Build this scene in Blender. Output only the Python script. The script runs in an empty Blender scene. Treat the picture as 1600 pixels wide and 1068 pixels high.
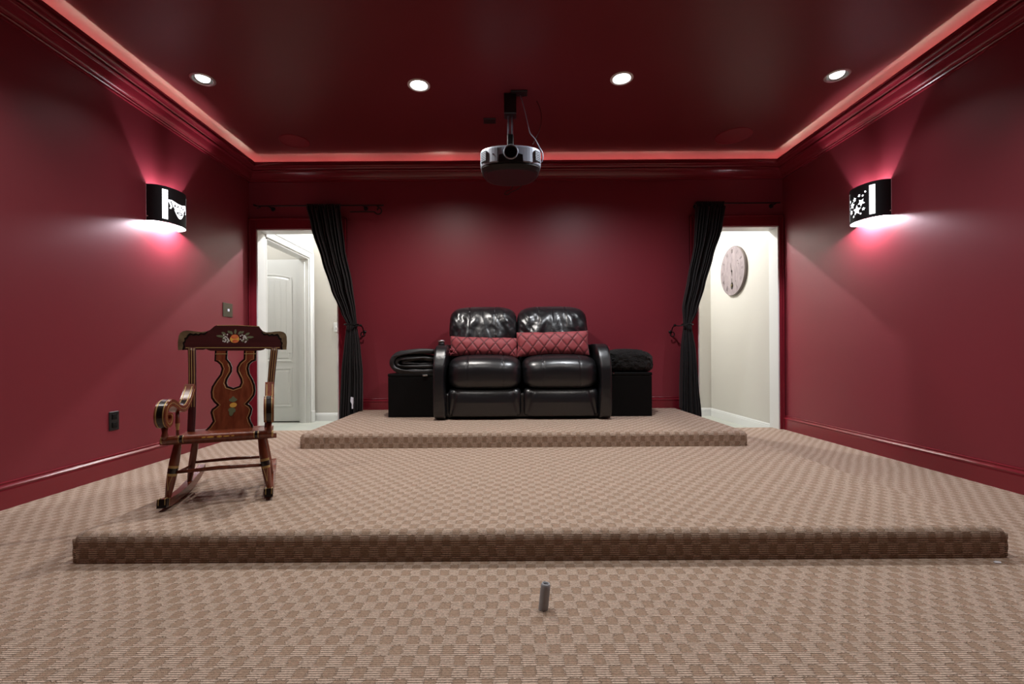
import bpy, bmesh, math, random
from mathutils import Vector, Matrix, noise
random.seed(7)
C = bpy.context.scene.collection
S = bpy.context.scene
PI = math.pi
# ------------------------------------------------------------------ camera, world, exposure
ZC = 0.76
FPX = 711.0
cam_d = bpy.data.cameras.new('camera'); cam = bpy.data.objects.new('camera', cam_d); C.objects.link(cam)
cam_d.sensor_width = 36.0; cam_d.lens = 36.0 * FPX / 1600.0
cam.matrix_world = Matrix.Translation((0, 0, ZC)) @ Matrix.Rotation(PI/2, 4, 'X') @ Matrix.Rotation(-0.0065, 4, 'Z')
cam_d.shift_x = 9/1600.0; cam_d.shift_y = 17.5/1600.0
cam_d.clip_start = 0.02
S.camera = cam
w = bpy.data.worlds.new('world'); S.world = w; w.use_nodes = True
w.node_tree.nodes['Background'].inputs[0].default_value = (0.6, 0.6, 0.7, 1)
w.node_tree.nodes['Background'].inputs[1].default_value = 0.02
S.view_settings.view_transform = 'Standard'; S.view_settings.look = 'None'
S.view_settings.exposure = 0.0; S.view_settings.gamma = 1.0; S.view_settings.use_curve_mapping = False
S.cycles.use_denoising = True
S.cycles.max_bounces = 8; S.cycles.diffuse_bounces = 4; S.cycles.sample_clamp_indirect = 4.0
# light powers (W)
P_MID, P_SIDE, P_FRONT, P_HALL, P_SCONCE = 114.0, 26.0, 54.0, 215.0, 32.0
COOL = (0.93, 0.96, 1.0); NEUT = (1.0, 0.95, 0.90); WARM = (1.0, 0.90, 0.78)

# ------------------------------------------------------------------ materials
def P(name, col, rough=0.5, metal=0.0, spec=0.5, coat=0.0, emit=None, estr=0.0, sheen=0.0):
    m = bpy.data.materials.new(name); m.use_nodes = True
    b = m.node_tree.nodes['Principled BSDF']
    b.inputs['Base Color'].default_value = (*col, 1); b.inputs['Roughness'].default_value = rough
    b.inputs['Metallic'].default_value = metal; b.inputs['Specular IOR Level'].default_value = spec
    b.inputs['Coat Weight'].default_value = coat
    if sheen:
        b.inputs['Sheen Weight'].default_value = sheen
    if emit:
        b.inputs['Emission Color'].default_value = (*emit, 1); b.inputs['Emission Strength'].default_value = estr
    return m
def nodes(m):
    nt = m.node_tree
    return nt, nt.nodes['Principled BSDF'], nt.nodes.new, nt.links.new
def noisy(m, scale=40, bump=0.1, dist=0.002, c2=None, cscale=None, stretch=(1,1,1), detail=4):
    """fine relief and a slight two-tone grain from object-space noise"""
    nt, b, N, L = nodes(m)
    tc = N('ShaderNodeTexCoord'); mp = N('ShaderNodeMapping'); mp.inputs['Scale'].default_value = stretch
    L(tc.outputs['Object'], mp.inputs[0])
    n = N('ShaderNodeTexNoise'); n.inputs['Scale'].default_value = scale; n.inputs['Detail'].default_value = detail
    L(mp.outputs[0], n.inputs['Vector'])
    if bump:
        bp = N('ShaderNodeBump'); bp.inputs['Strength'].default_value = bump; bp.inputs['Distance'].default_value = dist
        L(n.outputs['Fac'], bp.inputs['Height']); L(bp.outputs[0], b.inputs['Normal'])
    if c2:
        n2 = N('ShaderNodeTexNoise'); n2.inputs['Scale'].default_value = cscale or scale; n2.inputs['Detail'].default_value = 5
        L(mp.outputs[0], n2.inputs['Vector'])
        r = N('ShaderNodeValToRGB'); r.color_ramp.elements[0].position = .35; r.color_ramp.elements[1].position = .65
        r.color_ramp.elements[0].color = b.inputs['Base Color'].default_value; r.color_ramp.elements[1].color = (*c2, 1)
        L(n2.outputs['Fac'], r.inputs[0]); L(r.outputs[0], b.inputs['Base Color'])
    return m
RED = (0.205, 0.024, 0.036)
M = {}
M['wall'] = noisy(P('wall_paint', RED, 0.42, spec=0.40), 160, 0.12, 0.0015)
M['ceil'] = noisy(P('ceiling_paint', (0.145, 0.020, 0.025), 0.42, spec=0.22), 120, 0.10, 0.001)
M['trim'] = P('gloss_trim_paint', (0.19, 0.014, 0.024), 0.16, spec=0.5)
M['cream'] = noisy(P('cream_paint', (0.52, 0.495, 0.445), 0.6), 150, 0.05, 0.001)
M['white'] = P('white_gloss_paint', (0.70, 0.70, 0.68), 0.3)
M['halfloor'] = noisy(P('hall_floor', (0.40, 0.42, 0.37), 0.5), 12, 0.1, 0.001, (0.46, 0.46, 0.40), 5)
M['iron'] = P('black_iron', (0.012, 0.011, 0.011), 0.45, metal=0.6)
M['black'] = P('black_plastic', (0.010, 0.010, 0.010), 0.4)
M['chrome'] = P('chrome', (0.8, 0.8, 0.82), 0.12, metal=1.0)
M['nickel'] = P('satin_nickel', (0.55, 0.55, 0.53), 0.35, metal=1.0)
M['silver'] = noisy(P('silver_plastic', (0.29, 0.32, 0.38), 0.36, metal=0.2), 300, 0.03, 0.0005)
M['shade'] = P('black_metal_shade', (0.014, 0.012, 0.014), 0.5, spec=0.3)
M['glow'] = P('lit_diffuser', (0.8, 0.8, 0.8), 0.6, emit=(0.95, 0.97, 1.0), estr=3.0)
M['lens'] = P('lit_lens', (0.9, 0.9, 0.9), 0.4, emit=(0.96, 0.97, 1.0), estr=14.0)
M['lens2'] = P('lit_lens_dim', (0.9, 0.9, 0.9), 0.4, emit=(0.98, 0.97, 1.0), estr=5.0)
M['reflector'] = P('reflector_cone', (0.75, 0.75, 0.75), 0.25, spec=0.6)
M['rope'] = P('rope_light_tube', (0.9, 0.8, 0.7), 0.4, emit=(1.0, 0.98, 0.76), estr=62.0)
M['speaker'] = noisy(P('speaker_grille_paint', (0.20, 0.008, 0.018), 0.6), 900, 0.3, 0.001)
M['bronze'] = noisy(P('bronze_plate', (0.10, 0.085, 0.06), 0.4, metal=0.7), 60, 0.05, 0.001)
M['woodred'] = noisy(P('red_brown_wood', (0.185, 0.046, 0.020), 0.25, coat=0.3), 10, 0.04, 0.001, (0.120, 0.026, 0.012), 9, (6, 6, 0.7))
M['maroon'] = noisy(P('maroon_lacquer', (0.052, 0.010, 0.010), 0.28, coat=0.2), 10, 0.03, 0.001, (0.038, 0.007, 0.007), 6, (1, 4, 8))
M['gilt'] = P('gilt_paint', (0.42, 0.29, 0.11), 0.38, metal=0.35)
M['oldgilt'] = noisy(P('antique_gilt', (0.17, 0.115, 0.055), 0.4, metal=0.3), 60, 0.1, 0.001, (0.10, 0.06, 0.03), 40)
M['blackpaint'] = P('black_lacquer', (0.008, 0.006, 0.005), 0.25, coat=0.3)
M['peach'] = noisy(P('painted_peach', (0.62, 0.17, 0.05), 0.4), 60, 0, 0, (0.45, 0.05, 0.02), 30)
M['yellow'] = P('painted_yellow', (0.62, 0.34, 0.06), 0.4)
M['leaf'] = P('painted_green', (0.12, 0.13, 0.07), 0.4)
M['grape'] = P('painted_grape', (0.50, 0.48, 0.46), 0.4)
M['pvc'] = noisy(P('grey_pipe', (0.33, 0.34, 0.36), 0.45), 60, 0.05, 0.001)
M['paper'] = P('white_paper', (0.75, 0.78, 0.85), 0.7)
M['curtain'] = noisy(P('black_curtain_cloth', (0.015, 0.012, 0.013), 0.62, sheen=0.06), 300, 0.2, 0.001, None, None, (1, 1, .2))
M['blanket'] = noisy(P('black_smooth_blanket', (0.011, 0.010, 0.011), 0.5, spec=0.5, sheen=0.06), 260, 0.3, 0.001)
M['fleece'] = noisy(P('black_fleece', (0.010, 0.009, 0.009), 0.9, spec=0.2, sheen=0.06), 90, 1.0, 0.008, (0.020, 0.019, 0.018), 110)
M['cubebox'] = noisy(P('black_vinyl', (0.004, 0.004, 0.004), 0.5, spec=0.12), 200, 0.1, 0.001)
M['clockwood'] = noisy(P('whitewashed_wood', (0.25, 0.205, 0.205), 0.65), 14, 0.25, 0.002, (0.17, 0.135, 0.14), 16, (1, 6, 0.9))
M['clockrim'] = P('clock_rim', (0.16, 0.13, 0.12), 0.5)
M['clockink'] = P('clock_ink', (0.10, 0.08, 0.075), 0.6)
M['brass'] = P('old_brass', (0.10, 0.075, 0.035), 0.35, metal=0.8)

def leather(name, wr=0.5):
    m = P(name, (0.008, 0.008, 0.0095), 0.31, spec=0.72)
    nt, b, N, L = nodes(m)
    tc = N('ShaderNodeTexCoord')
    n = N('ShaderNodeTexNoise'); n.inputs['Scale'].default_value = 9; n.inputs['Detail'].default_value = 2; n.inputs['Distortion'].default_value = 1.2
    v = N('ShaderNodeTexNoise'); v.inputs['Scale'].default_value = 240
    L(tc.outputs['Object'], n.inputs['Vector']); L(tc.outputs['Object'], v.inputs['Vector'])
    b1 = N('ShaderNodeBump'); b1.inputs['Strength'].default_value = wr; b1.inputs['Distance'].default_value = 0.02
    b2 = N('ShaderNodeBump'); b2.inputs['Strength'].default_value = 0.12; b2.inputs['Distance'].default_value = 0.002
    L(n.outputs['Fac'], b1.inputs['Height']); L(v.outputs['Fac'], b2.inputs['Height'])
    L(b1.outputs[0], b2.inputs['Normal']); L(b2.outputs[0], b.inputs['Normal'])
    return m
M['leather'] = leather('black_leather', 0.10)
M['leather_soft'] = leather('black_creased_leather', 0.22)

def carpet():
    m = P('ribbed_checker_carpet', (0.4, 0.3, 0.2), 0.92, spec=0.15)
    nt, b, N, L = nodes(m)
    g = N('ShaderNodeNewGeometry'); sp = N('ShaderNodeSeparateXYZ'); L(g.outputs['Position'], sp.inputs[0])
    def math_(op, a, bb=None, cc=None):
        n = N('ShaderNodeMath'); n.operation = op
        for i, x in enumerate((a, bb, cc)):
            if x is None: continue
            if isinstance(x, (int, float)): n.inputs[i].default_value = x
            else: L(x, n.inputs[i])
        return n.outputs[0]
    v = math_('ADD', sp.outputs['Y'], sp.outputs['Z']); u = sp.outputs['X']
    wob = N('ShaderNodeTexNoise'); wob.inputs['Scale'].default_value = 3.0; L(g.outputs['Position'], wob.inputs['Vector'])
    fz = N('ShaderNodeTexNoise'); fz.inputs['Scale'].default_value = 160.0; fz.inputs['Detail'].default_value = 3; L(g.outputs['Position'], fz.inputs['Vector'])
    wv = math_('MULTIPLY_ADD', wob.outputs['Fac'], 0.05, -0.025)
    fu = math_('MULTIPLY_ADD', fz.outputs['Fac'], 0.026, -0.013)
    u2 = math_('ADD', math_('ADD', u, fu), wv); v2 = math_('ADD', v, math_('MULTIPLY', fu, 0.6))
    su = math_('SINE', math_('MULTIPLY', u2, PI/0.034)); sv = math_('SINE', math_('MULTIPLY', v2, PI/0.041))
    cl = lambda q: math_('MINIMUM', math_('MAXIMUM', math_('MULTIPLY', q, 2.6), -1.0), 1.0)
    chk = math_('MULTIPLY', cl(su), cl(sv))               # >0 light cell, <0 dark cell
    mr = N('ShaderNodeMapRange'); mr.inputs['From Min'].default_value = -0.80; mr.inputs['From Max'].default_value = -0.15
    mr.interpolation_type = 'SMOOTHSTEP'; L(chk, mr.inputs['Value']); cell = mr.outputs[0]
    rib = math_('SINE', math_('MULTIPLY', v, 2*PI/0.0078))
    rib01 = math_('MULTIPLY_ADD', rib, 0.5, 0.5)
    tuft = N('ShaderNodeTexNoise'); tuft.inputs['Scale'].default_value = 420.0; L(g.outputs['Position'], tuft.inputs['Vector'])
    mix = N('ShaderNodeMix'); mix.data_type = 'RGBA'
    mix.inputs['A'].default_value = (0.325, 0.228, 0.165, 1); mix.inputs['B'].default_value = (0.54, 0.412, 0.326, 1)
    L(cell, mix.inputs['Factor'])
    # darker yarn between the ribs, broken up along the rib, strongest in the light cells
    brk = N('ShaderNodeTexNoise'); brk.inputs['Scale'].default_value = 1.0; brk.inputs['Detail'].default_value = 2
    cb = N('ShaderNodeCombineXYZ'); L(math_('MULTIPLY', u, 85.0), cb.inputs[0]); L(math_('MULTIPLY', v, 220.0), cb.inputs[1]); L(cb.outputs[0], brk.inputs['Vector'])
    gap = math_('MULTIPLY', math_('POWER', math_('SUBTRACT', 1.0, rib01), 1.6), math_('MULTIPLY_ADD', cell, 0.30, 0.22))
    gap = math_('MULTIPLY', gap, math_('MULTIPLY_ADD', brk.outputs['Fac'], 2.0, 0.0))
    blot = math_('MULTIPLY_ADD', fz.outputs['Fac'], 1.1, -0.55)
    k2 = math_('ADD', math_('SUBTRACT', 1.12, gap), math_('ADD', math_('MULTIPLY_ADD', tuft.outputs['Fac'], 0.5, -0.25), blot))
    vm = N('ShaderNodeVectorMath'); vm.operation = 'SCALE'; L(mix.outputs['Result'], vm.inputs[0]); L(k2, vm.inputs['Scale'])
    L(vm.outputs[0], b.inputs['Base Color'])
    h = math_('ADD', math_('MULTIPLY', cell, 0.5), math_('MULTIPLY', rib01, math_('MULTIPLY_ADD', cell, 0.4, 0.2)))
    h = math_('ADD', h, math_('MULTIPLY', tuft.outputs['Fac'], 0.5))
    bp = N('ShaderNodeBump'); bp.inputs['Strength'].default_value = 0.9; bp.inputs['Distance'].default_value = 0.005
    L(h, bp.inputs['Height']); L(bp.outputs[0], b.inputs['Normal'])
    return m
M['carpet'] = carpet()

def quilt(name, k, sx, sz):
    """burgundy cloth with dark stitched diagonals; k = stitch pitch in uv space"""
    m = noisy(P(name, (0.31, 0.045, 0.055), 0.62, sheen=0.1), 260, 0.25, 0.001)
    nt, b, N, L = nodes(m)
    a = N('ShaderNodeAttribute'); a.attribute_name = 'stitch'
    mix = N('ShaderNodeMix'); mix.data_type = 'RGBA'
    mix.inputs['A'].default_value = (0.285, 0.042, 0.050, 1); mix.inputs['B'].default_value = (0.050, 0.003, 0.006, 1)
    L(a.outputs['Fac'], mix.inputs['Factor']); L(mix.outputs['Result'], b.inputs['Base Color'])
    return m
M['quilt'] = quilt('burgundy_diamond_quilting', 1, 1, 1)

# ------------------------------------------------------------------ helpers
def make(name, bm, mats, parent=None, smooth=False, world=False):
    if not isinstance(mats, (list, tuple)): mats = [mats]
    bmesh.ops.recalc_face_normals(bm, faces=bm.faces)
    me = bpy.data.meshes.new(name)
    if world and parent is not None:
        bm.transform(Matrix.Translation(-Vector(parent.location)))
    if smooth:
        for f in bm.faces: f.smooth = True
    bm.to_mesh(me); bm.free()
    for m in mats: me.materials.append(m)
    o = bpy.data.objects.new(name, me); C.objects.link(o)
    if parent is not None: o.parent = parent
    if smooth == 'auto':
        pass
    return o
def tag(o, label, cat, group=None, kind=None):
    o['label'] = label
    if cat: o['category'] = cat
    if group: o['group'] = group
    if kind: o['kind'] = kind
    return o
def empty(name, loc, label, cat, group=None, rz=0.0):
    o = bpy.data.objects.new(name, None); C.objects.link(o); o.location = loc; o.rotation_euler = (0, 0, rz)
    o.empty_display_size = 0.05
    return tag(o, label, cat, group)
def struct(name, bm, mats, label=None, smooth=False):
    o = make(name, bm, mats, smooth=smooth); o['kind'] = 'structure'
    if label: o['label'] = label
    return o
def box(bm, x0, x1, y0, y1, z0, z1, bev=0.0, seg=2):
    r = bmesh.ops.create_cube(bm, size=1.0)
    vs = r['verts']
    for v in vs:
        v.co = Vector(((x0+x1)/2 + v.co.x*(x1-x0), (y0+y1)/2 + v.co.y*(y1-y0), (z0+z1)/2 + v.co.z*(z1-z0)))
    if bev > 0:
        es = list({e for v in vs for e in v.link_edges})
        bmesh.ops.bevel(bm, geom=es, offset=bev, segments=seg, profile=0.5, affect='EDGES')
    return bm
def bx(*a, **k): return box(bmesh.new(), *a, **k)
def loft(bm, rings, closed=True, caps=True, mi=None):
    vr = [[bm.verts.new(p) for p in r] for r in rings]
    n = len(rings[0])
    for i in range(len(vr)-1):
        for j in range(n if closed else n-1):
            f = bm.faces.new((vr[i][j], vr[i][(j+1) % n], vr[i+1][(j+1) % n], vr[i+1][j]))
            if mi is not None: f.material_index = mi[i]
    if caps and closed:
        a = bm.faces.new(vr[0]); b = bm.faces.new(vr[-1])
        if mi is not None: a.material_index = mi[0]; b.material_index = mi[-1]
    return vr
def tube(bm, pts, r, seg=10, closed=False, mi=None, flat=1.0):
    """round bar along pts, r a number or a list"""
    pts = [Vector(p) for p in pts]; n = len(pts)
    rs = r if isinstance(r, (list, tuple)) else [r]*n
    rings = []; up = None
    for i, p in enumerate(pts):
        a = pts[(i-1) % n] if (closed or i > 0) else p; b = pts[(i+1) % n] if (closed or i < n-1) else p
        t = (b-a).normalized()
        if up is None:
            up = Vector((0, 0, 1)) if abs(t.z) < 0.9 else Vector((1, 0, 0))
        s = t.cross(up).normalized(); up = s.cross(t).normalized()
        rings.append([p + s*math.cos(q)*rs[i] + up*math.sin(q)*rs[i]*flat for q in [2*PI*j/seg for j in range(seg)]])
    if closed:
        rings.append(rings[0])
        loft(bm, rings, True, False, mi); bmesh.ops.remove_doubles(bm, verts=bm.verts, dist=1e-6)
    else: loft(bm, rings, True, True, mi)
    return bm
def lathe(bm, prof, axis=Vector((0, 0, 1)), at=Vector((0, 0, 0)), seg=24, mi=None, caps=True):
    """prof = [(radius, distance along axis)]"""
    axis = Vector(axis).normalized(); q = Vector((0, 0, 1)).rotation_difference(axis)
    rings = []
    for r, h in prof:
        rings.append([Vector(at) + q @ Vector((max(r, 1e-4)*math.cos(2*PI*j/seg), max(r, 1e-4)*math.sin(2*PI*j/seg), h)) for j in range(seg)])
    loft(bm, rings, True, caps, mi); return bm
def extrude(bm, pts, f, d0, d1, mi=0):
    """flat outline pts pushed from depth d0 to d1; f(a, b, d) -> point"""
    A = [bm.verts.new(f(a, b, d0)) for a, b in pts]; B = [bm.verts.new(f(a, b, d1)) for a, b in pts]
    n = len(pts); fs = [bm.faces.new(A), bm.faces.new(list(reversed(B)))]
    for i in range(n): fs.append(bm.faces.new((A[i], B[i], B[(i+1) % n], A[(i+1) % n])))
    for x in fs: x.material_index = mi
    return bm
def spline(pts, n=8, closed=False):
    """Catmull-Rom through pts"""
    P_ = [Vector(p) for p in pts]; m = len(P_); out = []
    rng = range(m if closed else m-1)
    for i in rng:
        p0 = P_[(i-1) % m] if closed or i > 0 else P_[0]; p1 = P_[i]; p2 = P_[(i+1) % m]
        p3 = P_[(i+2) % m] if closed or i+2 < m else P_[-1]
        for k in range(n):
            t = k/n
            out.append(0.5*((2*p1) + (p2-p0)*t + (2*p0-5*p1+4*p2-p3)*t*t + (3*p1-p0-3*p2+p3)*t**3))
    if not closed: out.append(P_[-1])
    return out
def offset_poly(pts, d):
    n = len(pts); area = sum(pts[i][0]*pts[(i+1) % n][1] - pts[(i+1) % n][0]*pts[i][1] for i in range(n))
    s = 1 if area > 0 else -1; out = []
    for i in range(n):
        a, b, c = Vector(pts[i-1]), Vector(pts[i]), Vector(pts[(i+1) % n])
        t1 = (b-a).normalized(); t2 = (c-b).normalized()
        n1 = Vector((-t1.y, t1.x))*s; n2 = Vector((-t2.y, t2.x))*s
        nn = (n1+n2); L_ = nn.length
        nn = nn.normalized() if L_ > 1e-6 else n1
        k = min(1/max(nn.dot(n1), 0.35), 2.0)
        q = b + nn*d*k; out.append((q.x, q.y))
    return out
def ribbon(bm, pts, thick, f, d0, d1, taper=None):
    """a strip of the given thickness following 2D pts, extruded between depths"""
    pts = [Vector(p) for p in pts]; n = len(pts); L_ = []; R_ = []
    for i, p in enumerate(pts):
        t = (pts[min(i+1, n-1)] - pts[max(i-1, 0)]).normalized(); nn = Vector((-t.y, t.x))
        h = thick/2 if taper is None else taper(i/(n-1))/2
        L_.append(p + nn*h); R_.append(p - nn*h)
    rings = []
    for l, r in zip(L_, R_):
        rings.append([f(l.x, l.y, d0), f(r.x, r.y, d0), f(r.x, r.y, d1), f(l.x, l.y, d1)])
    loft(bm, rings); return bm
def puff(cx, cy, cz, hx, hy, hz, e=0.35, n=28, fn=None):
    """rounded box (superellipsoid mapped from a subdivided cube)"""
    bm = bmesh.new(); bmesh.ops.create_cube(bm, size=2.0)
    bmesh.ops.subdivide_edges(bm, edges=bm.edges, cuts=n, use_grid_fill=True)
    p = 2.0/e
    for v in bm.verts:
        c = v.co.copy(); l = (abs(c.x)**p + abs(c.y)**p + abs(c.z)**p)**(1/p)
        c = c / l
        q = Vector((c.x*hx, c.y*hy, c.z*hz))
        if fn: q = fn(q, c)
        v.co = q + Vector((cx, cy, cz))
    return bm
def px(x, y, D):
    """point of the room seen at photo pixel (x, y) at distance D"""
    dx, dy = x-791, y-551.5
    return Vector(((dx-0.0065*dy)*D/FPX, D, ZC-(dy+0.0065*dx)*D/FPX))

# ------------------------------------------------------------------ room
XL, XR, YB, YF, ZT = -2.51, 2.72, 4.46, -1.6, 2.65
HB = 4.58                                     # hall side of the back wall
struct('floor', bx(XL, XR, YF, HB-0.02, -0.06, 0.0), M['carpet'], 'beige checker-ribbed carpet floor')
struct('wall_left', bx(XL-0.12, XL, YF, HB, -0.06, ZT+0.1), M['wall'])
struct('wall_right', bx(XR, XR+0.12, YF, HB, -0.06, ZT+0.1), M['wall'])
struct('wall_front', bx(XL-0.12, XR+0.12, YF-0.12, YF, -0.06, ZT+0.1), M['wall'])
L0, L1, R0, R1, ZD = -2.436, -1.637, 1.876, 2.672, 1.987
bm = bmesh.new()
def wallseg(x0, x1, z0, z1):
    box(bm, x0, x1, YB, HB-0.002, z0, z1)
wallseg(XL, L0, -.06, ZT+.1); wallseg(L0, L1, ZD, ZT+.1); wallseg(L1, R0, -.06, ZT+.1); wallseg(R0, R1, ZD, ZT+.1); wallseg(R1, XR, -.06, ZT+.1)
struct('wall_back', bm, M['wall'], 'deep red back wall with two cased openings')

# lamp positions
def ceil_pt(x, y):
    D = FPX*(ZT-ZC)/-((y-551.5)+0.0065*(x-791)); return Vector(((x-791-0.0065*(y-551.5))*D/FPX, D, ZT))
LAMPS = [ceil_pt(317, 124), ceil_pt(654.5, 133), ceil_pt(971.5, 122.5), ceil_pt(1308, 118)]
FRONT = [Vector((x, 1.68, ZT)) for x in (-2.0, -0.6, 0.8, 2.2)]
# ceiling with real holes for the recessed cans
bm = bmesh.new()
outer = [(XL, YF), (XR, YF), (XR, YB), (XL, YB)]
es = []
def loop(pts, z):
    vs = [bm.verts.new((a, b, z)) for a, b in pts]
    for i in range(len(vs)): es.append(bm.edges.new((vs[i], vs[(i+1) % len(vs)])))
loop(outer, ZT)
for c in LAMPS+FRONT: loop([(c.x+0.066*math.cos(2*PI*j/28), c.y+0.066*math.sin(2*PI*j/28)) for j in range(28)], ZT)
bmesh.ops.triangle_fill(bm, edges=es, use_beauty=True)
ceil_o = struct('ceiling', bm, M['ceil'], 'dark red painted ceiling')
bm = bx(XL-0.12, XR+0.12, YF-0.12, HB, ZT+0.16, ZT+0.2)
struct('trim_9', bm, M['ceil'])

# crown with a trough for the rope light
ZB = 2.445; PJ = 0.13; ZL = 2.593
prof = [(0.0, ZB), (0.014, ZB), (0.016, ZB+.010), (0.022, ZB+.014), (0.022, ZB+.022)]
for i in range(9):                                        # cove
    a = i/8; prof.append((0.026+0.040*a, ZB+0.026+0.046*(a**1.9)))
prof += [(0.069, ZB+.074)]
for i in range(6):                                        # middle bead
    a = -PI/2+PI*i/5; prof.append((0.076+0.010*math.cos(a), ZB+0.083+0.008*math.sin(a)))
prof += [(0.084, ZB+.094), (0.092, ZB+.099), (0.098, ZB+.106)]
for i in range(7):                                        # upper bead
    a = -PI/2+PI*i/6; prof.append((0.108+0.017*math.cos(a), ZB+0.120+0.013*math.sin(a)))
prof += [(0.112, ZB+.138), (PJ, ZB+.141), (PJ, ZL), (PJ-.010, ZL), (PJ-.012, ZL-.02), (.100, ZB+.122), (.080, ZB+.096), (.050, ZB+.070), (.030, ZB+.045), (.012, ZB+.036), (0.0, ZB+.036)]
def sweep(name, prof, wall, mat, n=1):
    bm = bmesh.new(); r0, r1 = [], []
    for p, z in prof:
        if wall == 'left':  r0.append((XL+p, YF+p, z)); r1.append((XL+p, YB-p, z))
        if wall == 'right': r0.append((XR-p, YF+p, z)); r1.append((XR-p, YB-p, z))
        if wall == 'back':  r0.append((XL+p, YB-p, z)); r1.append((XR-p, YB-p, z))
        if wall == 'front': r0.append((XL+p, YF+p, z)); r1.append((XR-p, YF+p, z))
    loft(bm, [r0, r1]); return struct(name, bm, mat)
for i, wl in enumerate(('left', 'right', 'back', 'front')):
    sweep('trim_%d' % (i+1), prof, wl, M['trim'])
# baseboards
bprof = [(0, 0), (0.016, 0), (0.016, 0.092), (0.014, 0.098), (0.018, 0.103), (0.019, 0.110), (0.015, 0.115), (0.010, 0.120), (0.009, 0.127), (0.011, 0.131), (0.008, 0.136), (0, 0.136)]
for wl in ('left', 'right', 'front'): sweep('baseboard_'+wl, bprof, wl, M['trim'])
bm = bmesh.new()
CW = 0.085
loft(bm, [[(L1+CW, YB-p, z) for p, z in bprof], [(R0-CW+0.02, YB-p, z) for p, z in bprof]])
b_ = struct('baseboard_back', bm, M['trim']); b_.location.z = 0.19; 
bm = bmesh.new()
# casings of the two openings (red) and their white linings
def casing(name, x0, x1, wl, wr, top, red=True):
    bm = bmesh.new(); t = 0.018; m = M['trim']
    for (a, b, c, d) in ((x0-wl, x0, 0.0, ZD+top), (x1, x1+wr, 0.0, ZD+top), (x0, x1, ZD, ZD+top)):
        box(bm, a, b, YB-t, YB, c, d, 0.003, 1)
    box(bm, x0-wl, x0-wl+0.018, YB-t-0.010, YB, 0, ZD+top, 0.003, 1)
    box(bm, x1+wr-0.018, x1+wr, YB-t-0.010, YB, 0, ZD+top, 0.003, 1)
    box(bm, x0-wl, x1+wr, YB-t-0.010, YB, ZD+top-0.018, ZD+top, 0.003, 1)
    struct(name, bm, m)
casing('trim_5', L0, L1, 0.070, 0.085, 0.105); casing('trim_6', R0, R1, 0.075, 0.044, 0.105)
def opening_white(name, x0, x1):
    bm = bmesh.new(); t = 0.012
    box(bm, x0, x0+t, YB-0.012, HB+0.02, -.06, ZD); box(bm, x1-t, x1, YB-0.012, HB+0.02, -.06, ZD); box(bm, x0, x1, YB-0.012, HB+0.02, ZD-t, ZD)
    struct(name, bm, M['white'])
opening_white('trim_7', L0, L1); opening_white('trim_8', R0, R1)

# carpeted platforms
def platform(name, x0, x1, y0, y1, z0, z1, label):
    bm = bmesh.new(); r = 0.030
    def rr(inset, z):
        pts = []
        for cx, cy, a0 in ((x0+r, y0+r, PI), (x1-r, y0+r, 1.5*PI)):
            for k in range(5):
                a = a0 + k*PI/8; pts.append((cx+(r-inset)*math.cos(a), cy+(r-inset)*math.sin(a), z))
        pts += [(x1-inset, y1, z), (x0+inset, y1, z)]; return pts
    rings = [rr(0, z0), rr(0, z1-r)]
    for k in range(1, 6):
        a = k*PI/10; rings.append(rr(r*(1-math.cos(a)), z1-r+r*math.sin(a)))
    loft(bm, rings, True, True)
    o = make(name, bm, M['carpet']); tag(o, label, 'platform', kind=None)
    for cx in (x0, x1):
        sx = 1 if cx == x0 else -1; bm = bmesh.new()
        tube(bm, [(cx+sx*(.0095+.0015*math.sin(k*1.9)), y0+.0095, z0+.004+(z1-z0-.026)*k/6) for k in range(7)], .0075, 8)
        make('corner_seam', bm, M['carpet'], o, True)
    return o
Z1, Z2 = 0.110, 0.215
pl1 = platform('carpeted_platform', -1.598, 1.838, 1.663, YB-0.001, 0.0, Z1, 'low wide beige carpeted platform step, the front one carrying the rocking chair')
pl2 = platform('carpeted_platform', -1.43, 1.662, 3.135, YB-0.0005, Z1, Z2, 'narrower beige carpeted platform step at the back carrying the black loveseat')

# ------------------------------------------------------------------ halls
HZ = -0.08; HC = 2.85
bm = bmesh.new(); box(bm, -4.0, 0.6, HB-0.02, 6.6, HZ-0.05, HZ)
struct('floor_left_hall', bm, M['halfloor'])
struct('floor_right_hall', bx(0.8, 3.0, HB-0.02, 6.2, HZ-0.05, HZ), M['halfloor'])
FX = -2.43; FY = 5.75
bm = bmesh.new()
D0, D1, DH = 4.62, 5.62, 1.95
box(bm, FX-0.12, FX, HB, D0, HZ, HC); box(bm, FX-0.12, FX, D1, FY+.1, HZ, HC); box(bm, FX-0.12, FX, D0, D1, DH, HC)
struct('wall_left_hall', bm, M['cream'])
bm = bmesh.new(); box(bm, -4.0, 0.6, FY, FY+0.1, HZ, HC); struct('wall_far_left_hall', bm, M['cream'])
struct('wall_side_left_hall', bx(0.0, 0.1, HB, FY, HZ, HC), M['cream'])
struct('wall_closet', bx(-4.0, -3.9, HB, FY, HZ, HC), M['cream'])
struct('wall_back_hall_face', bx(-4.0, XL-0.121, HB-0.06, HB, HZ, HC), M['cream'])
bm = bmesh.new()
for a, b, c, d in ((FX-.12, L0, HZ, HC), (L0, L1, ZD, HC), (L1, R0, HZ, HC), (R0, R1, ZD, HC), (R1, 3.0, HZ, HC)):
    box(bm, a, b, HB-0.002, HB+0.006, c, d)
struct('wall_hall_lining', bm, M['cream'])
struct('ceiling_hall', bx(-4.0, 3.0, HB, 6.3, HC, HC+0.1), M['white'])
struct('wall_right_hall', bx(2.70, 2.82, HB+0.006, 6.1, HZ, HC), M['cream'])
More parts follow.
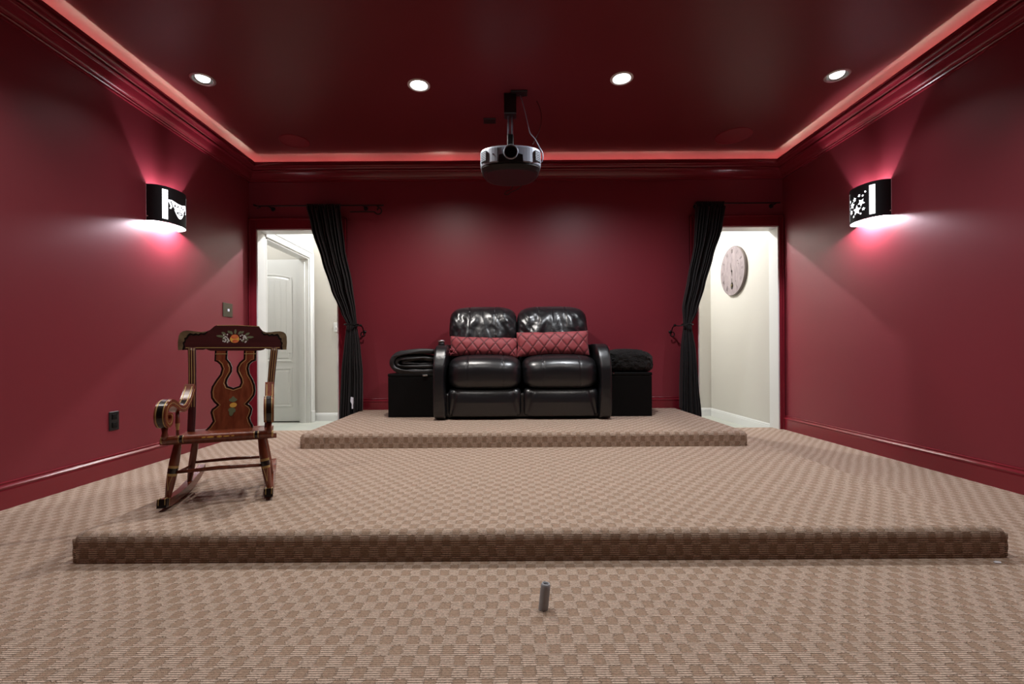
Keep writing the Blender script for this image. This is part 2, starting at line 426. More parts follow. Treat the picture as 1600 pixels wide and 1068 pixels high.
struct('wall_far_right_hall', bx(0.8, 2.9, 6.0, 6.1, HZ, HC), M['cream'])
struct('wall_side_right_hall', bx(0.9, 1.0, HB+0.006, 6.0, HZ, HC), M['cream'])
def flatbase(bm, p0, p1, n):
    """white baseboard from p0 to p1, n = direction out of the wall"""
    pr = [(0, 0), (0.014, 0), (0.014, 0.075), (0.010, 0.082), (0.012, 0.088), (0.005, 0.102), (0, 0.102)]
    loft(bm, [[(p[0]+n[0]*a, p[1]+n[1]*a, HZ+z) for a, z in pr] for p in (p0, p1)])
bm = bmesh.new(); flatbase(bm, (2.70, HB+.03), (2.70, 6.0), (-1, 0)); struct('baseboard_right_hall', bm, M['white'])
bm = bmesh.new(); flatbase(bm, (1.0, 6.0), (2.70, 6.0), (0, -1)); struct('baseboard_far_right_hall', bm, M['white'])
bm = bmesh.new(); flatbase(bm, (FX, FY), (0, FY), (0, -1)); struct('baseboard_left_hall', bm, M['white'])
# doorway trim in the left hall
bm = bmesh.new(); t = 0.018; cw = 0.085
box(bm, FX, FX+t, D1, D1+cw, HZ, DH+cw, .004, 1); box(bm, FX, FX+t, D0-.03, D1, DH, DH+cw, .004, 1)
box(bm, FX, FX+t+.01, D1+cw-.02, D1+cw, HZ, DH+cw, .004, 1); box(bm, FX, FX+t+.01, D0-.03, D1+cw, DH+cw-.02, DH+cw, .004, 1)
box(bm, FX-.12, FX, D1-.015, D1, HZ, DH); box(bm, FX-.12, FX, D0, D1-.015, DH-.015, DH); box(bm, FX-.12, FX, D0, D0+.015, HZ, DH)
box(bm, FX-.085, FX-.045, D1-.028, D1-.015, HZ, DH)
box(bm, FX, FX+t+.012, D1-.002, D1+cw+.004, HZ, HZ+.14, .003, 1)
struct('trim_10', bm, M['white'])
# the open door, two raised panels, hinged at the far jamb and swung 90 degrees into the next room
SX1, SY = FX-0.13, D1+0.035
bm = bx(SX1-0.76, SX1, SY, SY+0.038, HZ+0.012, DH-0.01, 0.002, 1)
door = struct('door_1', bm, M['white'], 'white arched two-panel door standing open in the hall')
def archpanel(x0, x1, z0, z1, arch):
    n = 14; pts = [(x0, z0), (x1, z0)]
    for i in range(n+1):
        a = i/n; x = x1+(x0-x1)*a
        pts.append((x, z1 + arch*(math.sin(PI*a)**0.8 if arch else 0)))
    return pts
fd = lambda a, b, d: (a, SY-d, b)
for (z0, z1, ar) in ((0.69, 1.72, 0.045), (0.13, 0.60, 0.0)):
    po = archpanel(SX1-0.66, SX1-0.10, z0+HZ+.06, z1, ar)
    bm = bmesh.new()
    o1 = po; o2 = offset_poly(po, 0.014); o3 = offset_poly(po, 0.03); o4 = offset_poly(po, 0.05)
    rings = [[fd(a, b, d) for a, b in o] for o, d in ((o1, 0.0), (o1, 0.006), (o2, 0.008), (o3, -0.001), (o4, 0.006))]
    loft(bm, rings, True, False); bm.faces.new([v for v in list(bm.verts)[-len(po):]])
    make('panel', bm, M['white'], door)
for k in range(7):                                    # board grooves in the upper panel
    x = SX1-0.60+k*0.073
    make('board', bx(x+0.004, x+0.069, SY-0.0085, SY-0.004, 0.78, 1.68, 0.002, 1), M['white'], door)
for z in (0.17, 0.93, 1.69):
    bm = bmesh.new(); lathe(bm, [(0.008, 0), (0.008, 0.09)], at=(SX1+0.006, SY-0.006, z-0.045), seg=12)
    box(bm, SX1-0.0005, SX1+0.002, SY-0.004, SY+0.03, z-0.045, z+0.045); box(bm, SX1+0.004, SX1+0.03, SY-0.022, SY-0.019, z-.045, z+.045)
    make('hinge', bm, M['nickel'], door)
# hall switch
e = empty('light_switch', (0, 0, 0), 'white light switch on the cream hall wall beside the black curtain', 'switch')
p = px(526, 511, FY); e.location = (p.x, FY, p.z)
make('plate', bx(-.036, .036, -.006, 0, -.058, .058, .003, 2), M['white'], e)
make('toggle', bx(-.005, .005, -.016, -.004, -.012, .012, .002, 1), M['white'], e)

# ------------------------------------------------------------------ lamps
def spot(name, loc, power, col, size, blend, r, parent=None, aim=None):
    l = bpy.data.lights.new(name, 'SPOT'); l.energy = power; l.color = col; l.spot_size = math.radians(size); l.spot_blend = blend; l.shadow_soft_size = r
    o = bpy.data.objects.new(name, l); C.objects.link(o); o.location = loc
    if aim: o.rotation_euler = (Vector(aim)-Vector(loc)).to_track_quat('-Z', 'Y').to_euler()
    if parent is not None: o.parent = parent
    return o
def point(name, loc, power, col, r):
    l = bpy.data.lights.new(name, 'POINT'); l.energy = power; l.color = col; l.shadow_soft_size = r
    o = bpy.data.objects.new(name, l); C.objects.link(o); o.location = loc; return o
def downlight(c, gimbal, label, power, size, col, lens, aim=(0, 0, -1), group='recessed ceiling lights'):
    e = empty('recessed_light', c, label, 'ceiling light', group)
    bm = bmesh.new(); lathe(bm, [(0.060, 0.002), (0.060, -0.002), (0.064, -0.006), (0.074, -0.006), (0.079, -0.001), (0.079, 0.0)], seg=40, caps=False)
    make('trim_ring', bm, M['white'] if not gimbal else M['nickel'], e, True)
    bm = bmesh.new(); lathe(bm, [(0.0635, -0.002), (0.056 if gimbal else 0.052, 0.05), (0.05, 0.11), (0.001, 0.112)], seg=40, caps=False)
    make('reflector', bm, M['nickel'] if gimbal else M['reflector'], e, True)
    ax = -Vector(aim).normalized()
    at = Vector((0, 0, 0.012 if gimbal else 0.028))
    bm = bmesh.new(); lathe(bm, [(0.001, -0.010), (0.02, -0.009), (0.036, -0.005), (0.044, 0.0), (0.042, 0.012), (0.001, 0.012)], axis=ax, at=at, seg=32, caps=False)
    make('lamp_lens', bm, lens, e, True)
    if gimbal:
        bm = bmesh.new(); lathe(bm, [(0.045, -0.001), (0.052, -0.001), (0.053, 0.014), (0.045, 0.014), (0.045, -0.001)], axis=ax, at=at, seg=32, caps=False)
        make('gimbal_ring', bm, M['nickel'], e, True)
    sp = spot('bulb_light', Vector((0, 0, -0.012)), power, col, size, 0.85, 0.035, e)
    sp.rotation_euler = Vector(aim).to_track_quat('-Z', 'Y').to_euler()
    return e
downlight(LAMPS[0], True, 'tilted recessed light nearest the left wall, dark ring around a small white lens', P_SIDE, 110, COOL, M['lens2'], (0.12, -0.25, -1))
downlight(LAMPS[1], False, 'round recessed light left of the projector with a white rim', P_MID, 148, NEUT, M['lens'], (0, 0, -1))
downlight(LAMPS[2], False, 'brightest recessed light, right of the projector, with a white rim', P_MID, 148, COOL, M['lens'], (0.0, 0.0, -1))
downlight(LAMPS[3], True, 'tilted recessed light nearest the right wall, dark ring around a small white lens', P_SIDE, 110, COOL, M['lens2'], (-0.12, -0.25, -1))
for i, c in enumerate(FRONT):
    downlight(c, False, ['recessed light of the front row, nearest the left wall', 'recessed light of the front row, second from the left wall', 'recessed light of the front row, second from the right wall', 'recessed light of the front row, nearest the right wall'][i], P_FRONT, 120, NEUT, M['lens2'], (0, 0, -1), 'recessed ceiling lights of the front row')
# hall ceiling lights
for i, (x, y) in enumerate(((-1.45, 5.60), (1.34, 5.60))):
    e = empty('hall_ceiling_light', (x, y, HC), ['small flush ceiling light of the left hall', 'small flush ceiling light of the right hall'][i], 'ceiling light')
    bm = bmesh.new(); lathe(bm, [(0.09, 0), (0.09, -0.02), (0.08, -0.025)], seg=32); make('base', bm, M['white'], e, True)
    bm = bmesh.new(); lathe(bm, [(0.07, -0.025), (0.06, -0.045), (0.001, -0.055)], seg=32); make('glass_dome', bm, M['lens2'], e, True)
    point('hall_bulb_light', (x, y, HC-0.10), P_HALL*(0.86 if i else 0.92), (0.97, 0.98, 1.0), 0.03)
point('closet_fill_light', (-3.1, 5.0, 2.5), 24.0, (0.96, 0.98, 1.0), 0.08)  # unseen fill added to brighten the open door, no fixture

# rope light in the trough
rope = empty('rope_light', (XL+.035, YB-.035, ZB+.056), 'glowing rope light lying in the crown trough, its light edging the ceiling', 'rope light')
def ropeseg(p0, p1, ax):
    pts = []; n = 90
    for i in range(n+1):
        t = i/n; q = Vector(p0).lerp(Vector(p1), t)
        wz = 0.006*noise.noise(Vector((q.x*3, q.y*3, 4))); wv = 0.008*noise.noise(Vector((q.x*2.2, q.y*2.2, 9)))
        bump = 0.035*math.exp(-((q.x+0.61)/0.09)**2) if ax == 'x' else 0
        q.z += wz+bump
        if ax == 'x': q.y += wv
        else: q.x += wv
        pts.append(q)
    bm = bmesh.new(); tube(bm, pts, 0.007, 6)
    make('rope_length', bm, M['rope'], rope, True, world=True)
zr = ZB+0.056
ropeseg((XL+.035, YF+.05, zr), (XL+.035, YB-.05, zr), 'y'); ropeseg((XR-.035, YF+.05, zr), (XR-.035, YB-.05, zr), 'y'); ropeseg((XL+.05, YB-.035, zr), (XR-.05, YB-.035, zr), 'x')

# in-ceiling speakers
for i, (x, y, r) in enumerate(((460, 220, 0.125), (1146, 212, 0.15))):
    c = ceil_pt(x, y)
    e = empty('ceiling_speaker', c, ['round red speaker grille in the ceiling near the left rear corner', 'round red speaker grille in the ceiling near the right rear corner'][i], 'speaker')
    bm = bmesh.new(); lathe(bm, [(r, 0), (r, -.006), (r-.006, -.009), (r-.010, -.006)], seg=48, caps=False); make('rim', bm, M['speaker'], e, True)
    bm = bmesh.new(); lathe(bm, [(r-.010, -.0055), (0.001, -.0065)], seg=48, caps=False); make('grille', bm, M['speaker'], e, True)

# sconces
def in_poly(x, y, pts):
    c = False; n = len(pts)
    for i in range(n):
        x1, y1 = pts[i]; x2, y2 = pts[(i+1) % n]
        if (y1 > y) != (y2 > y) and x < (x2-x1)*(y-y1)/(y2-y1)+x1: c = not c
    return c
def star(cx, cy, r, rot):
    return [(cx+(r if k % 2 == 0 else r*0.45)*math.cos(rot+k*PI/5), cy+(r if k % 2 == 0 else r*0.45)*math.sin(rot+k*PI/5)) for k in range(10)]
SW, SP, SH = 0.155, 0.125, 0.255
def sconce(side, y, z0, label):
    s = 1 if side == 'left' else -1; X = XL if side == 'left' else XR
    e = empty('wall_sconce', (X, y, z0), label, 'wall lamp')
    NA, NZ = 190, 110
    # outline param: a in 0..1 from the near end (camera side) round to the far end
    def pos(a, z, inset=0.0):
        t = PI*a; return Vector((s*(0.0005+(SP-0.0005-inset)*math.sin(t)**0.8), -(SW-inset)*math.cos(t), z))
    arc = [0.0]; 
    for i in range(NA): arc.append(arc[-1]+(pos((i+1)/NA, 0)-pos(i/NA, 0)).length)
    LEN = arc[-1]
    stars = [star(a_*1.1, 0.11+(b_-.11)*1.15, c_*1.12, d_) for a_, b_, c_, d_ in ((0.00, 0.085, 0.034, .3), (0.034, 0.125, 0.026, .9), (-0.045, 0.128, 0.024, .1), (-0.02, 0.158, 0.017, .5), (0.05, 0.08, 0.012, .2), (0.02, 0.172, 0.011, .8), (-0.058, 0.086, 0.018, .6), (0.045, 0.165, 0.008, .2), (0.062, 0.185, 0.008, .9), (-0.075, 0.16, 0.012, .2), (-0.03, 0.052, 0.009, .5), (0.03, 0.055, 0.008, .1), (-0.085, 0.115, 0.014, 0.4))]
    def hole(u, v):
        """u along the curve from its middle (+ towards the camera), v height"""
        if 0.095 < abs(u) < 0.130 and 0.022 < v < 0.232:
            vv = (v-0.022) % 0.021
            if vv < 0.0016: return False
            return True
        if side == 'right':
            return any(in_poly(u, v, p) for p in stars)
        # comedy mask and ribbon
        top = 0.165-0.010*math.cos(u*28)
        wv = 0.074*max(0, (v-0.050)/0.12)**0.55
        inside = abs(u) < wv and v < top and v > 0.052
        if inside:
            for (ex, ey, rx, ry) in ((0.030, 0.138, 0.016, 0.008), (-0.030, 0.138, 0.016, 0.008), (0, 0.118, 0.006, 0.010), (0, 0.088, 0.026, 0.009), (0.045, 0.118, 0.006, 0.012), (-0.045, 0.118, 0.006, 0.012), (0.018, 0.110, .004, .010), (-0.018, .11, .004, .01)):
                q = ((u-ex)/rx)**2+((v-ey)/ry)**2
                if 0.35 < q < 1.5: return False
            return True
        for (ex, ey) in ((0.078, 0.150), (-0.078, 0.150)):
            if abs(u-ex - 0.006*math.sin(v*90)) < 0.006 and 0.105 < v < 0.168: return True
        return False
    bm = bmesh.new(); grid = [[bm.verts.new(pos(i/NA, SH*j/NZ)) for j in range(NZ+1)] for i in range(NA+1)]
    for i in range(NA):
        u = LEN/2-(arc[i]+arc[i+1])/2
        for j in range(NZ):
            if hole(u, SH*(j+.5)/NZ): continue
            bm.faces.new((grid[i][j], grid[i+1][j], grid[i+1][j+1], grid[i][j+1]))
    bmesh.ops.delete(bm, geom=[v for v in bm.verts if not v.link_faces], context='VERTS')
    make('shade', bm, M['shade'], e, True)
    bm = bmesh.new(); n = 40
    loft(bm, [[pos(i/n, z, 0.004) for i in range(n+1)] for z in (0.0, SH)], closed=False)
    make('diffuser', bm, M['glow'], e, True)
    bm = bmesh.new(); box(bm, *( (0.0005, 0.010) if s > 0 else (-0.010, -0.0005) ), -0.06, 0.06, 0.05, SH-0.05, 0.003, 1)
    make('backplate', bm, M['chrome'], e)
    bm = bmesh.new(); tube(bm, [(s*0.008, 0, 0.10), (s*0.05, 0, 0.10)], 0.006, 10); lathe(bm, [(0.016, 0), (0.018, 0.02), (0.014, 0.03)], at=(s*0.055, 0, 0.09), seg=16)
    make('lamp_holder', bm, M['white'], e)
    bm = bmesh.new(); bmesh.ops.create_uvsphere(bm, u_segments=16, v_segments=10, radius=0.022); bmesh.ops.translate(bm, verts=bm.verts, vec=(s*0.055, 0, 0.14))
    make('bulb', bm, M['lens2'], e, True)
    for yy in (-SW-0.004, SW+0.004):
        bm = bmesh.new(); bmesh.ops.create_uvsphere(bm, u_segments=10, v_segments=8, radius=0.005); bmesh.ops.translate(bm, verts=bm.verts, vec=(s*0.012, yy, 0.03))
        make('screw_cap', bm, M['chrome'], e, True)
    for zz, k in ((0.045, 1.0),):
        o = point('sconce_bulb_light', (s*0.072, 0, zz), P_SCONCE*k, (0.92, 0.90, 1.0), 0.018); o.parent = e
    return e
sconce('left', 3.335, 1.706, 'black half-round wall sconce on the left wall, cut with a mask pattern and lit strips')
sconce('right', 3.36, 1.716, 'black half-round wall sconce on the right wall, cut with stars and lit strips')

# ------------------------------------------------------------------ small wall fittings
e = empty('light_switch', (XL, 4.10, 1.165), 'bronze light switch plate on the red left wall near the corner', 'switch')
make('plate', bx(0, .006, -.070, .070, -.062, .062, .002, 1), M['bronze'], e)
make('toggle', bx(.004, .018, -.006, .006, -.014, .010, .002, 1), M['paper'], e)
make('button', bx(.004, .008, .028, .040, -.014, .014, .001, 1), M['bronze'], e)
e = empty('power_outlet', (XL, 2.905, 0.345), 'black power outlet low on the red left wall behind the rocking chair', 'outlet')
make('plate', bx(0, .006, -.037, .037, -.060, .060, .003, 1), M['black'], e)
for z in (-.026, .026):
    f = make('socket', bx(.005, .0095, -.018, .018, z-.018, z+.018, .004, 2), M['cubebox'], e)
    make('slot', bx(.0094, .0099, -.008, -.005, z-.003, z+.008), M['black'], f); make('slot', bx(.0094, .0099, .005, .008, z-.003, z+.008), M['black'], f)

# ------------------------------------------------------------------ projector
PX, PY = 0.040, 3.30
e = empty('projector', (PX, PY, ZT), 'silver ceiling projector with round lens hanging from a black mount', 'projector')
zt, zb = 2.19-ZT, 2.075-ZT
front = [(-0.208, -0.095), (-0.150, -0.150), (-0.075, -0.172), (0, -0.178), (0.075, -0.172), (0.150, -0.150), (0.208, -0.095)]
outl = front + [(0.212, 0.0), (0.200, 0.09), (0.155, 0.165), (0.08, 0.205), (0, 0.215), (-0.08, 0.205), (-0.155, 0.165), (-0.200, 0.09), (-0.212, 0.0)]
outl = [(p.x, p.y) for p in spline([(*q, 0) for q in outl], 4, True)]
bm = bmesh.new()
def ring(sc, z): return [(a*sc, b*sc, z) for a, b in outl]
loft(bm, [ring(0.985, zb), ring(1.0, zb+.008), ring(1.0, zt-.014), ring(0.985, zt-.004), ring(0.95, zt)])
make('casing', bm, M['silver'], e)
bm = bmesh.new(); loft(bm, [ring(0.80, zb-.040), ring(0.90, zb-.034), ring(0.97, zb-.012), ring(0.975, zb+.001)]); make('bottom_cover', bm, M['black'], e, False)
bm = bmesh.new(); extrude(bm, [(-.085, zb-.004), (.085, zb-.004), (.082, zb+.045), (.058, zb+.052), (-.058, zb+.052), (-.082, zb+.045)], lambda a, b, d: (a, d, b), -0.183, -0.12)
make('lens_recess', bm, M['black'], e)
lz = 2.136-ZT
bm = bmesh.new(); lathe(bm, [(0.040, 0.0), (0.040, 0.045), (0.044, 0.052), (0.049, 0.052), (0.050, 0.045), (0.050, 0.0)], axis=(0, -1, 0), at=(0, -0.145, lz), seg=36, caps=False)
lr = make('lens_ring', bm, M['silver'], e, True)
bm = bmesh.new(); lathe(bm, [(0.0405, 0.050), (0.034, 0.044), (0.022, 0.041), (0.001, 0.045)], axis=(0, -1, 0), at=(0, -0.145, lz), seg=32, caps=False)
make('lens_glass', bm, P('lens_glass_dark', (0.004, 0.003, 0.005), 0.25, spec=0.15), e, True)
for s in (-1, 1):
    bm = bmesh.new(); extrude(bm, [(-.207, zb+.018), (-.172, zb+.018), (-.172, zt-.022), (-.207, zt-.022)] if s < 0 else [(.172, zb+.018), (.207, zb+.018), (.207, zt-.022), (.172, zt-.022)], lambda a, b, d: (a, -0.145 + (abs(a)-.172)*1.15+d, b), -0.004, 0.03)
    v = make('vent', bm, M['black'], e)
    for k in range(6):
        z = zb+.026+k*.012
        bm = bmesh.new(); extrude(bm, [(s*.173, z), (s*.206, z), (s*.206, z+.004), (s*.173, z+.004)], lambda a, b, d: (a, -0.145+(abs(a)-.172)*1.15+d, b), -0.007, 0.0)
        make('louvre', bm, M['silver'], v)
make('badge', bx(-.128, -.098, -.1635, -.155, zb+.058, zb+.061), M['black'], e)
make('seam_line', bx(-.092, -.090, -.1715, -.16, zb+.004, zt-.012), M['black'], e)
make('ceiling_mount', bx(-.045, .045, -.0, .09, -.150, -.0005, .004, 1), M['black'], e)
for x in (-.014, .012):
    bm = bmesh.new(); tube(bm, [(x, .045, -.14), (x, .045, -.30)], .008, 14); make('pole', bm, M['silver'], e, True)
bm = bmesh.new(); box(bm, -.024, .024, .02, .07, -.40, -.29, .006, 1); box(bm, -.07, .07, -.04, .12, -.462, -.448, .003, 1); tube(bm, [(0, .045, -.39), (0, .045, -.455)], .012, 12)
make('bracket', bm, M['iron'], e)
bm = bmesh.new(); tube(bm, spline([(.10, .17, zb-.02), (.06, .21, zb-.05), (.01, .2, zb-.075), (-.02, .19, zb-.10), (-.045, .19, zb-.095), (-.03, .19, zb-.075), (0, .195, zb-.06), (.02, .2, zb-.03)], 6), .003, 6)
make('cable', bm, M['black'], e, True)
# ceiling cable outlet and signal cables
q = ceil_pt(811, 144.5)
tag(make('cable_outlet_plate', bx(q.x-.06, q.x+.06, q.y-.035, q.y+.035, ZT-.010, ZT, .002, 1), M['black']), 'black cable outlet plate on the ceiling beside the projector mount', 'outlet plate')
q2 = ceil_pt(765, 188)
tag(make('ceiling_slot_plate', bx(q2.x-.05, q2.x+.05, q2.y-.04, q2.y+.04, ZT-.008, ZT, .002, 1), M['black']), 'small black plate on the ceiling left of the projector mount', 'outlet plate')
bm = bmesh.new(); pts = [px(813, 148, 3.32), px(818, 165, 3.3), px(824, 190, 3.3), px(828, 207, 3.28), px(836, 217, 3.28), px(843, 230, 3.26), px(848, 240, 3.26), px(847, 252, 3.27), px(838, 259, 3.34)]
pts[0].z = ZT-.009
tube(bm, spline(pts, 6), .0035, 8)
tag(make('signal_cable', bm, M['silver'], None, True), 'thin grey signal cable drooping from the ceiling plate to the projector side', 'cable')
bm = bmesh.new(); pts = [px(816, 146, 3.34), px(832, 150, 3.4), px(842, 165, 3.42), px(846, 182, 3.42), px(844, 200, 3.4), px(837, 216, 3.38), px(832, 226, 3.36)]
pts[0].z = ZT-.009
tube(bm, spline(pts, 6), .002, 8)
tag(make('power_cable', bm, M['iron'], None, True), 'black power cable bowing out to the right above the projector', 'cable')

# ------------------------------------------------------------------ curtains, rods, tiebacks
def interp(tab, y):
    tab = sorted(tab, key=lambda q: q[1])
    if y <= tab[0][1]: return tab[0][0]
    for (x0, y0), (x1, y1) in zip(tab, tab[1:]):
        if y <= y1: t = (y-y0)/(y1-y0); t = t*t*(3-2*t)*0.4+t*0.6; return x0+(x1-x0)*t
    return tab[-1][0]
CD = 4.36
def curtain(Lt, Rt, ytop, hem, seed, label, tie_y, phase):
    bm = bmesh.new(); NS, NT = 150, 110; zt_ = px(Lt[0][0], ytop, CD).z; g = []
    uvs = []
    for j in range(NT+1):
        row = []
        for i in range(NS+1):
            s = i/NS
            yy = ytop + (690-ytop)*(j/NT)
            xa, xb = interp(Lt, yy), interp(Rt, yy)
            x = xa+(xb-xa)*s; p = px(x, yy, CD)
            k = abs(yy-tie_y)/60.0
            amp = 0.010+0.026*min(1, k)
            wid = (xb-xa)*CD/FPX
            amp = min(amp, 0.6*wid*0.5)
            f = math.sin(2*PI*(8.5*s+0.15*math.sin(yy*0.02)+phase)) + 0.35*math.sin(2*PI*(3.3*s+phase*2+yy*0.002)) + 0.25*noise.noise(Vector((s*12, yy*0.01, seed)))
            p.y = CD - 0.01 + amp*f
            if yy < ytop+8: p.y = CD+ 0.018*math.sin(2*PI*14*s)
            z = max(p.z, hem(p.x)); row.append(bm.verts.new((p.x, p.y, z)))
        g.append(row)
    for j in range(NT):
        for i in range(NS):
            vs = (g[j][i], g[j][i+1], g[j+1][i+1], g[j+1][i])
            if max(v.co.z for v in vs)-min(v.co.z for v in vs) < 0.0008: continue
            bm.faces.new(vs)
    bmesh.ops.delete(bm, geom=[v for v in bm.verts if not v.link_faces], context='VERTS')
    bmesh.ops.solidify(bm, geom=bm.faces[:], thickness=0.0025)
    e = empty('curtain', (px(Lt[0][0], 560, CD).x, CD, hem(9)), label, 'curtain')
    make('cloth', bm, M['curtain'], e, True, world=True)
    return e
LT = [(478, 320), (487, 358.7), (502.7, 406.7), (517, 453), (533, 488.4), (542, 506), (538, 541.8), (534, 584), (531, 650), (531, 700)]
RT = [(532, 320), (540, 389), (550.5, 442), (556, 485), (558, 506), (563, 542), (567, 584), (568, 640), (568, 700)]
c1 = curtain(LT, RT, 319, lambda x: 0.115 if x < -1.437 else 0.222, 3, 'black curtain swept to the right of the left doorway and tied with an iron hook', 507, 0.1)
LT2 = [(1087.5, 316), (1083, 381), (1073, 436), (1066, 480), (1067.4, 507), (1064, 545.7), (1063, 600), (1062, 700)]
RT2 = [(1131, 316), (1125, 359), (1111, 403), (1098.4, 447), (1087.5, 487), (1079, 507), (1085.7, 545.7), (1089, 600), (1094, 646), (1096, 700)]
c2 = curtain(LT2, RT2, 315, lambda x: 0.222 if x < 1.670 else 0.115, 8, 'black curtain swept to the left of the right doorway and tied with an iron hook', 507, 0.4)
# white patch added in place of the bright hall glimpsed between two folds
bm = bmesh.new(); pts = [px(548, 620, 4.31), px(553, 621, 4.31), px(554, 628, 4.31), px(551.5, 632, 4.31), px(552, 638, 4.31), px(549.5, 638.5, 4.31), px(549.5, 631, 4.31), px(547.5, 627, 4.31)]
A = [bm.verts.new(p) for p in pts]; B = [bm.verts.new(p+Vector((0, .01, 0))) for p in pts]; bm.faces.new(A); bm.faces.new(B[::-1])
for i in range(len(A)): bm.faces.new((A[i], B[i], B[(i+1) % len(A)], A[(i+1) % len(A)]))
o = make('opening_white', bm, M['paper'], c1, False, world=True); o['label'] = 'white patch standing in for the bright hall glimpsed between the folds'
def rod(x0, x1, y, scroll, label):
    """double iron rod ending in a scroll"""
    a = px(x0, y, CD); b = px(x1, y, CD); z = (a.z+b.z)/2
    e = empty('curtain_rod', (a.x, CD, z), label, 'curtain rod')
    bm = bmesh.new()
    if scroll:
        zl = z-0.062; xe = b.x
        top = [(a.x, CD, z), (xe-0.07, CD, z), (xe-0.045, CD, z-.006), (xe-.025, CD, z-.022)]
        tube(bm, spline(top, 6), .0065, 10)
        sc = [(xe-0.30, CD, zl), (xe-0.085, CD, zl), (xe-0.06, CD, zl-.012), (xe-0.035, CD, zl-.024), (xe-.008, CD, zl-.014), (xe, CD, zl+.012), (xe-.014, CD, zl+.034), (xe-.034, CD, zl+.030), (xe-.038, CD, zl+.012)]
        make('upper_bar', bm, M['iron'], e, True, world=True)
        bm = bmesh.new(); tube(bm, spline(sc, 6), .006, 10); make('scroll_end', bm, M['iron'], e, True, world=True)
        bm = bmesh.new()
        tube(bm, spline([(a.x+.02, CD, z), (a.x-.0, CD, z+.006), (a.x-.022, CD, z+.012)], 4), [.007]*4+[.009]*4+[.002], 8)
        tube(bm, spline([(a.x+.02, CD, z), (a.x+.05, CD, z-.012), (a.x+.01, CD, z-.022)], 4), [.004]*8+[.002], 8)
        make('leaf_finial', bm, M['iron'], e, True, world=True)
    else:
        tube(bm, [(a.x, CD, z), (b.x, CD, z)], .0065, 10); make('upper_bar', bm, M['iron'], e, True, world=True)
    for xx in ((a.x+.12, b.x-.18) if scroll else (a.x+.05, b.x-.03)):
        bm = bmesh.new(); tube(bm, [(xx, CD, z), (xx, YB-.001, z)], .006, 8); lathe(bm, [(.022, 0), (.020, .006), (.008, .008)], axis=(0, -1, 0), at=(xx, YB, z), seg=16)
        make('wall_bracket', bm, M['iron'], e, True, world=True)
    return e
rod(399, 596, 321, True, 'black wrought iron curtain rod with a scroll end above the left doorway')
rod(1085, 1219, 317, False, 'black iron curtain rod above the right doorway')
def tieback(x0, x1, y, xb, label):
    m = (px(x0, y, CD)+px(x1, y, CD))/2; wd = abs(px(x1, y, CD).x-px(x0, y, CD).x)/2
    e = empty('curtain_tieback', m, label, 'tieback')
    bm = bmesh.new(); n = 28
    tube(bm, [m+Vector((wd*1.15*math.cos(2*PI*k/n), -.012+.055*math.sin(2*PI*k/n), .003*math.sin(k))) for k in range(n)], .0075, 8, closed=True, flat=0.9)
    make('band', bm, M['iron'], e, True, world=True)
    ball = px(xb, y+1, 4.33); s = 1 if xb > x1 else -1
    bm = bmesh.new(); tube(bm, spline([ball, ball+Vector((-s*.04, -.01, -.006)), m+Vector((0, -.065, 0)), m+Vector((-s*wd, -.03, .004))], 6), .005, 8)
    bmesh.ops.create_uvsphere(bm, u_segments=14, v_segments=10, radius=.012, matrix=Matrix.Translation(ball))
    make('hook_arm', bm, M['iron'], e, True, world=True)
    c = ball+Vector((-s*.002, .06, -.085)); r = .028
    bm = bmesh.new(); pts = [ball, ball+Vector((0, .06, -.02))]
    pts += [Vector((c.x-s*r*(1-k/22)*math.cos(PI/2+k*0.42)*-1, YB-.045, c.z+r*(1-k/22)*math.sin(PI/2+k*0.42))) for k in range(14)]
    tube(bm, spline(pts, 3), .005, 8)
    make('scroll', bm, M['iron'], e, True, world=True)
    bm = bmesh.new(); tube(bm, [(c.x, YB-.045, c.z+r), (c.x, YB-.001, c.z+r)], .005, 8); lathe(bm, [(.016, 0), (.015, .005)], axis=(0, -1, 0), at=(c.x, YB, c.z+r), seg=14)
    make('wall_fixing', bm, M['iron'], e, True, world=True)
tieback(541, 559, 507, 563.5, 'iron tieback hook holding the left curtain')
tieback(1066.5, 1080, 507, 1054.5, 'iron tieback hook holding the right curtain')

# ------------------------------------------------------------------ clock in the right hall
c = Vector((2.70, 5.36, 1.71)); R_ = 0.29
e = empty('wall_clock', c, 'large round whitewashed wooden wall clock with a small pendulum, on the cream hall wall', 'clock')
bm = bmesh.new(); lathe(bm, [(R_-.01, 0.0), (R_, 0.016), (R_, 0.028), (R_-.006, 0.034)], axis=(-1, 0, 0), seg=64, caps=False); make('rim', bm, M['clockrim'], e, True)
bw = 2*(R_-.006)/6
for k in range(6):                                       # face made of six boards
    x0 = -(R_-.006)+k*bw; x1 = x0+bw-0.0015; pts = []; r = R_-.006
    n = 10
    for i in range(n+1):
        x = x0+(x1-x0)*i/n; pts.append((x, math.sqrt(max(r*r-x*x, 1e-6))))
    for i in range(n, -1, -1):
        x = x0+(x1-x0)*i/n; pts.append((x, -math.sqrt(max(r*r-x*x, 1e-6))))
    bm = bmesh.new(); extrude(bm, pts, lambda a, b, d: (-d, a, b), 0.0, 0.035); make('board', bm, M['clockwood'], e)
fc = lambda a, b, d: (-0.0355-d, -a, b)                   # a to the viewer's right (towards the camera)
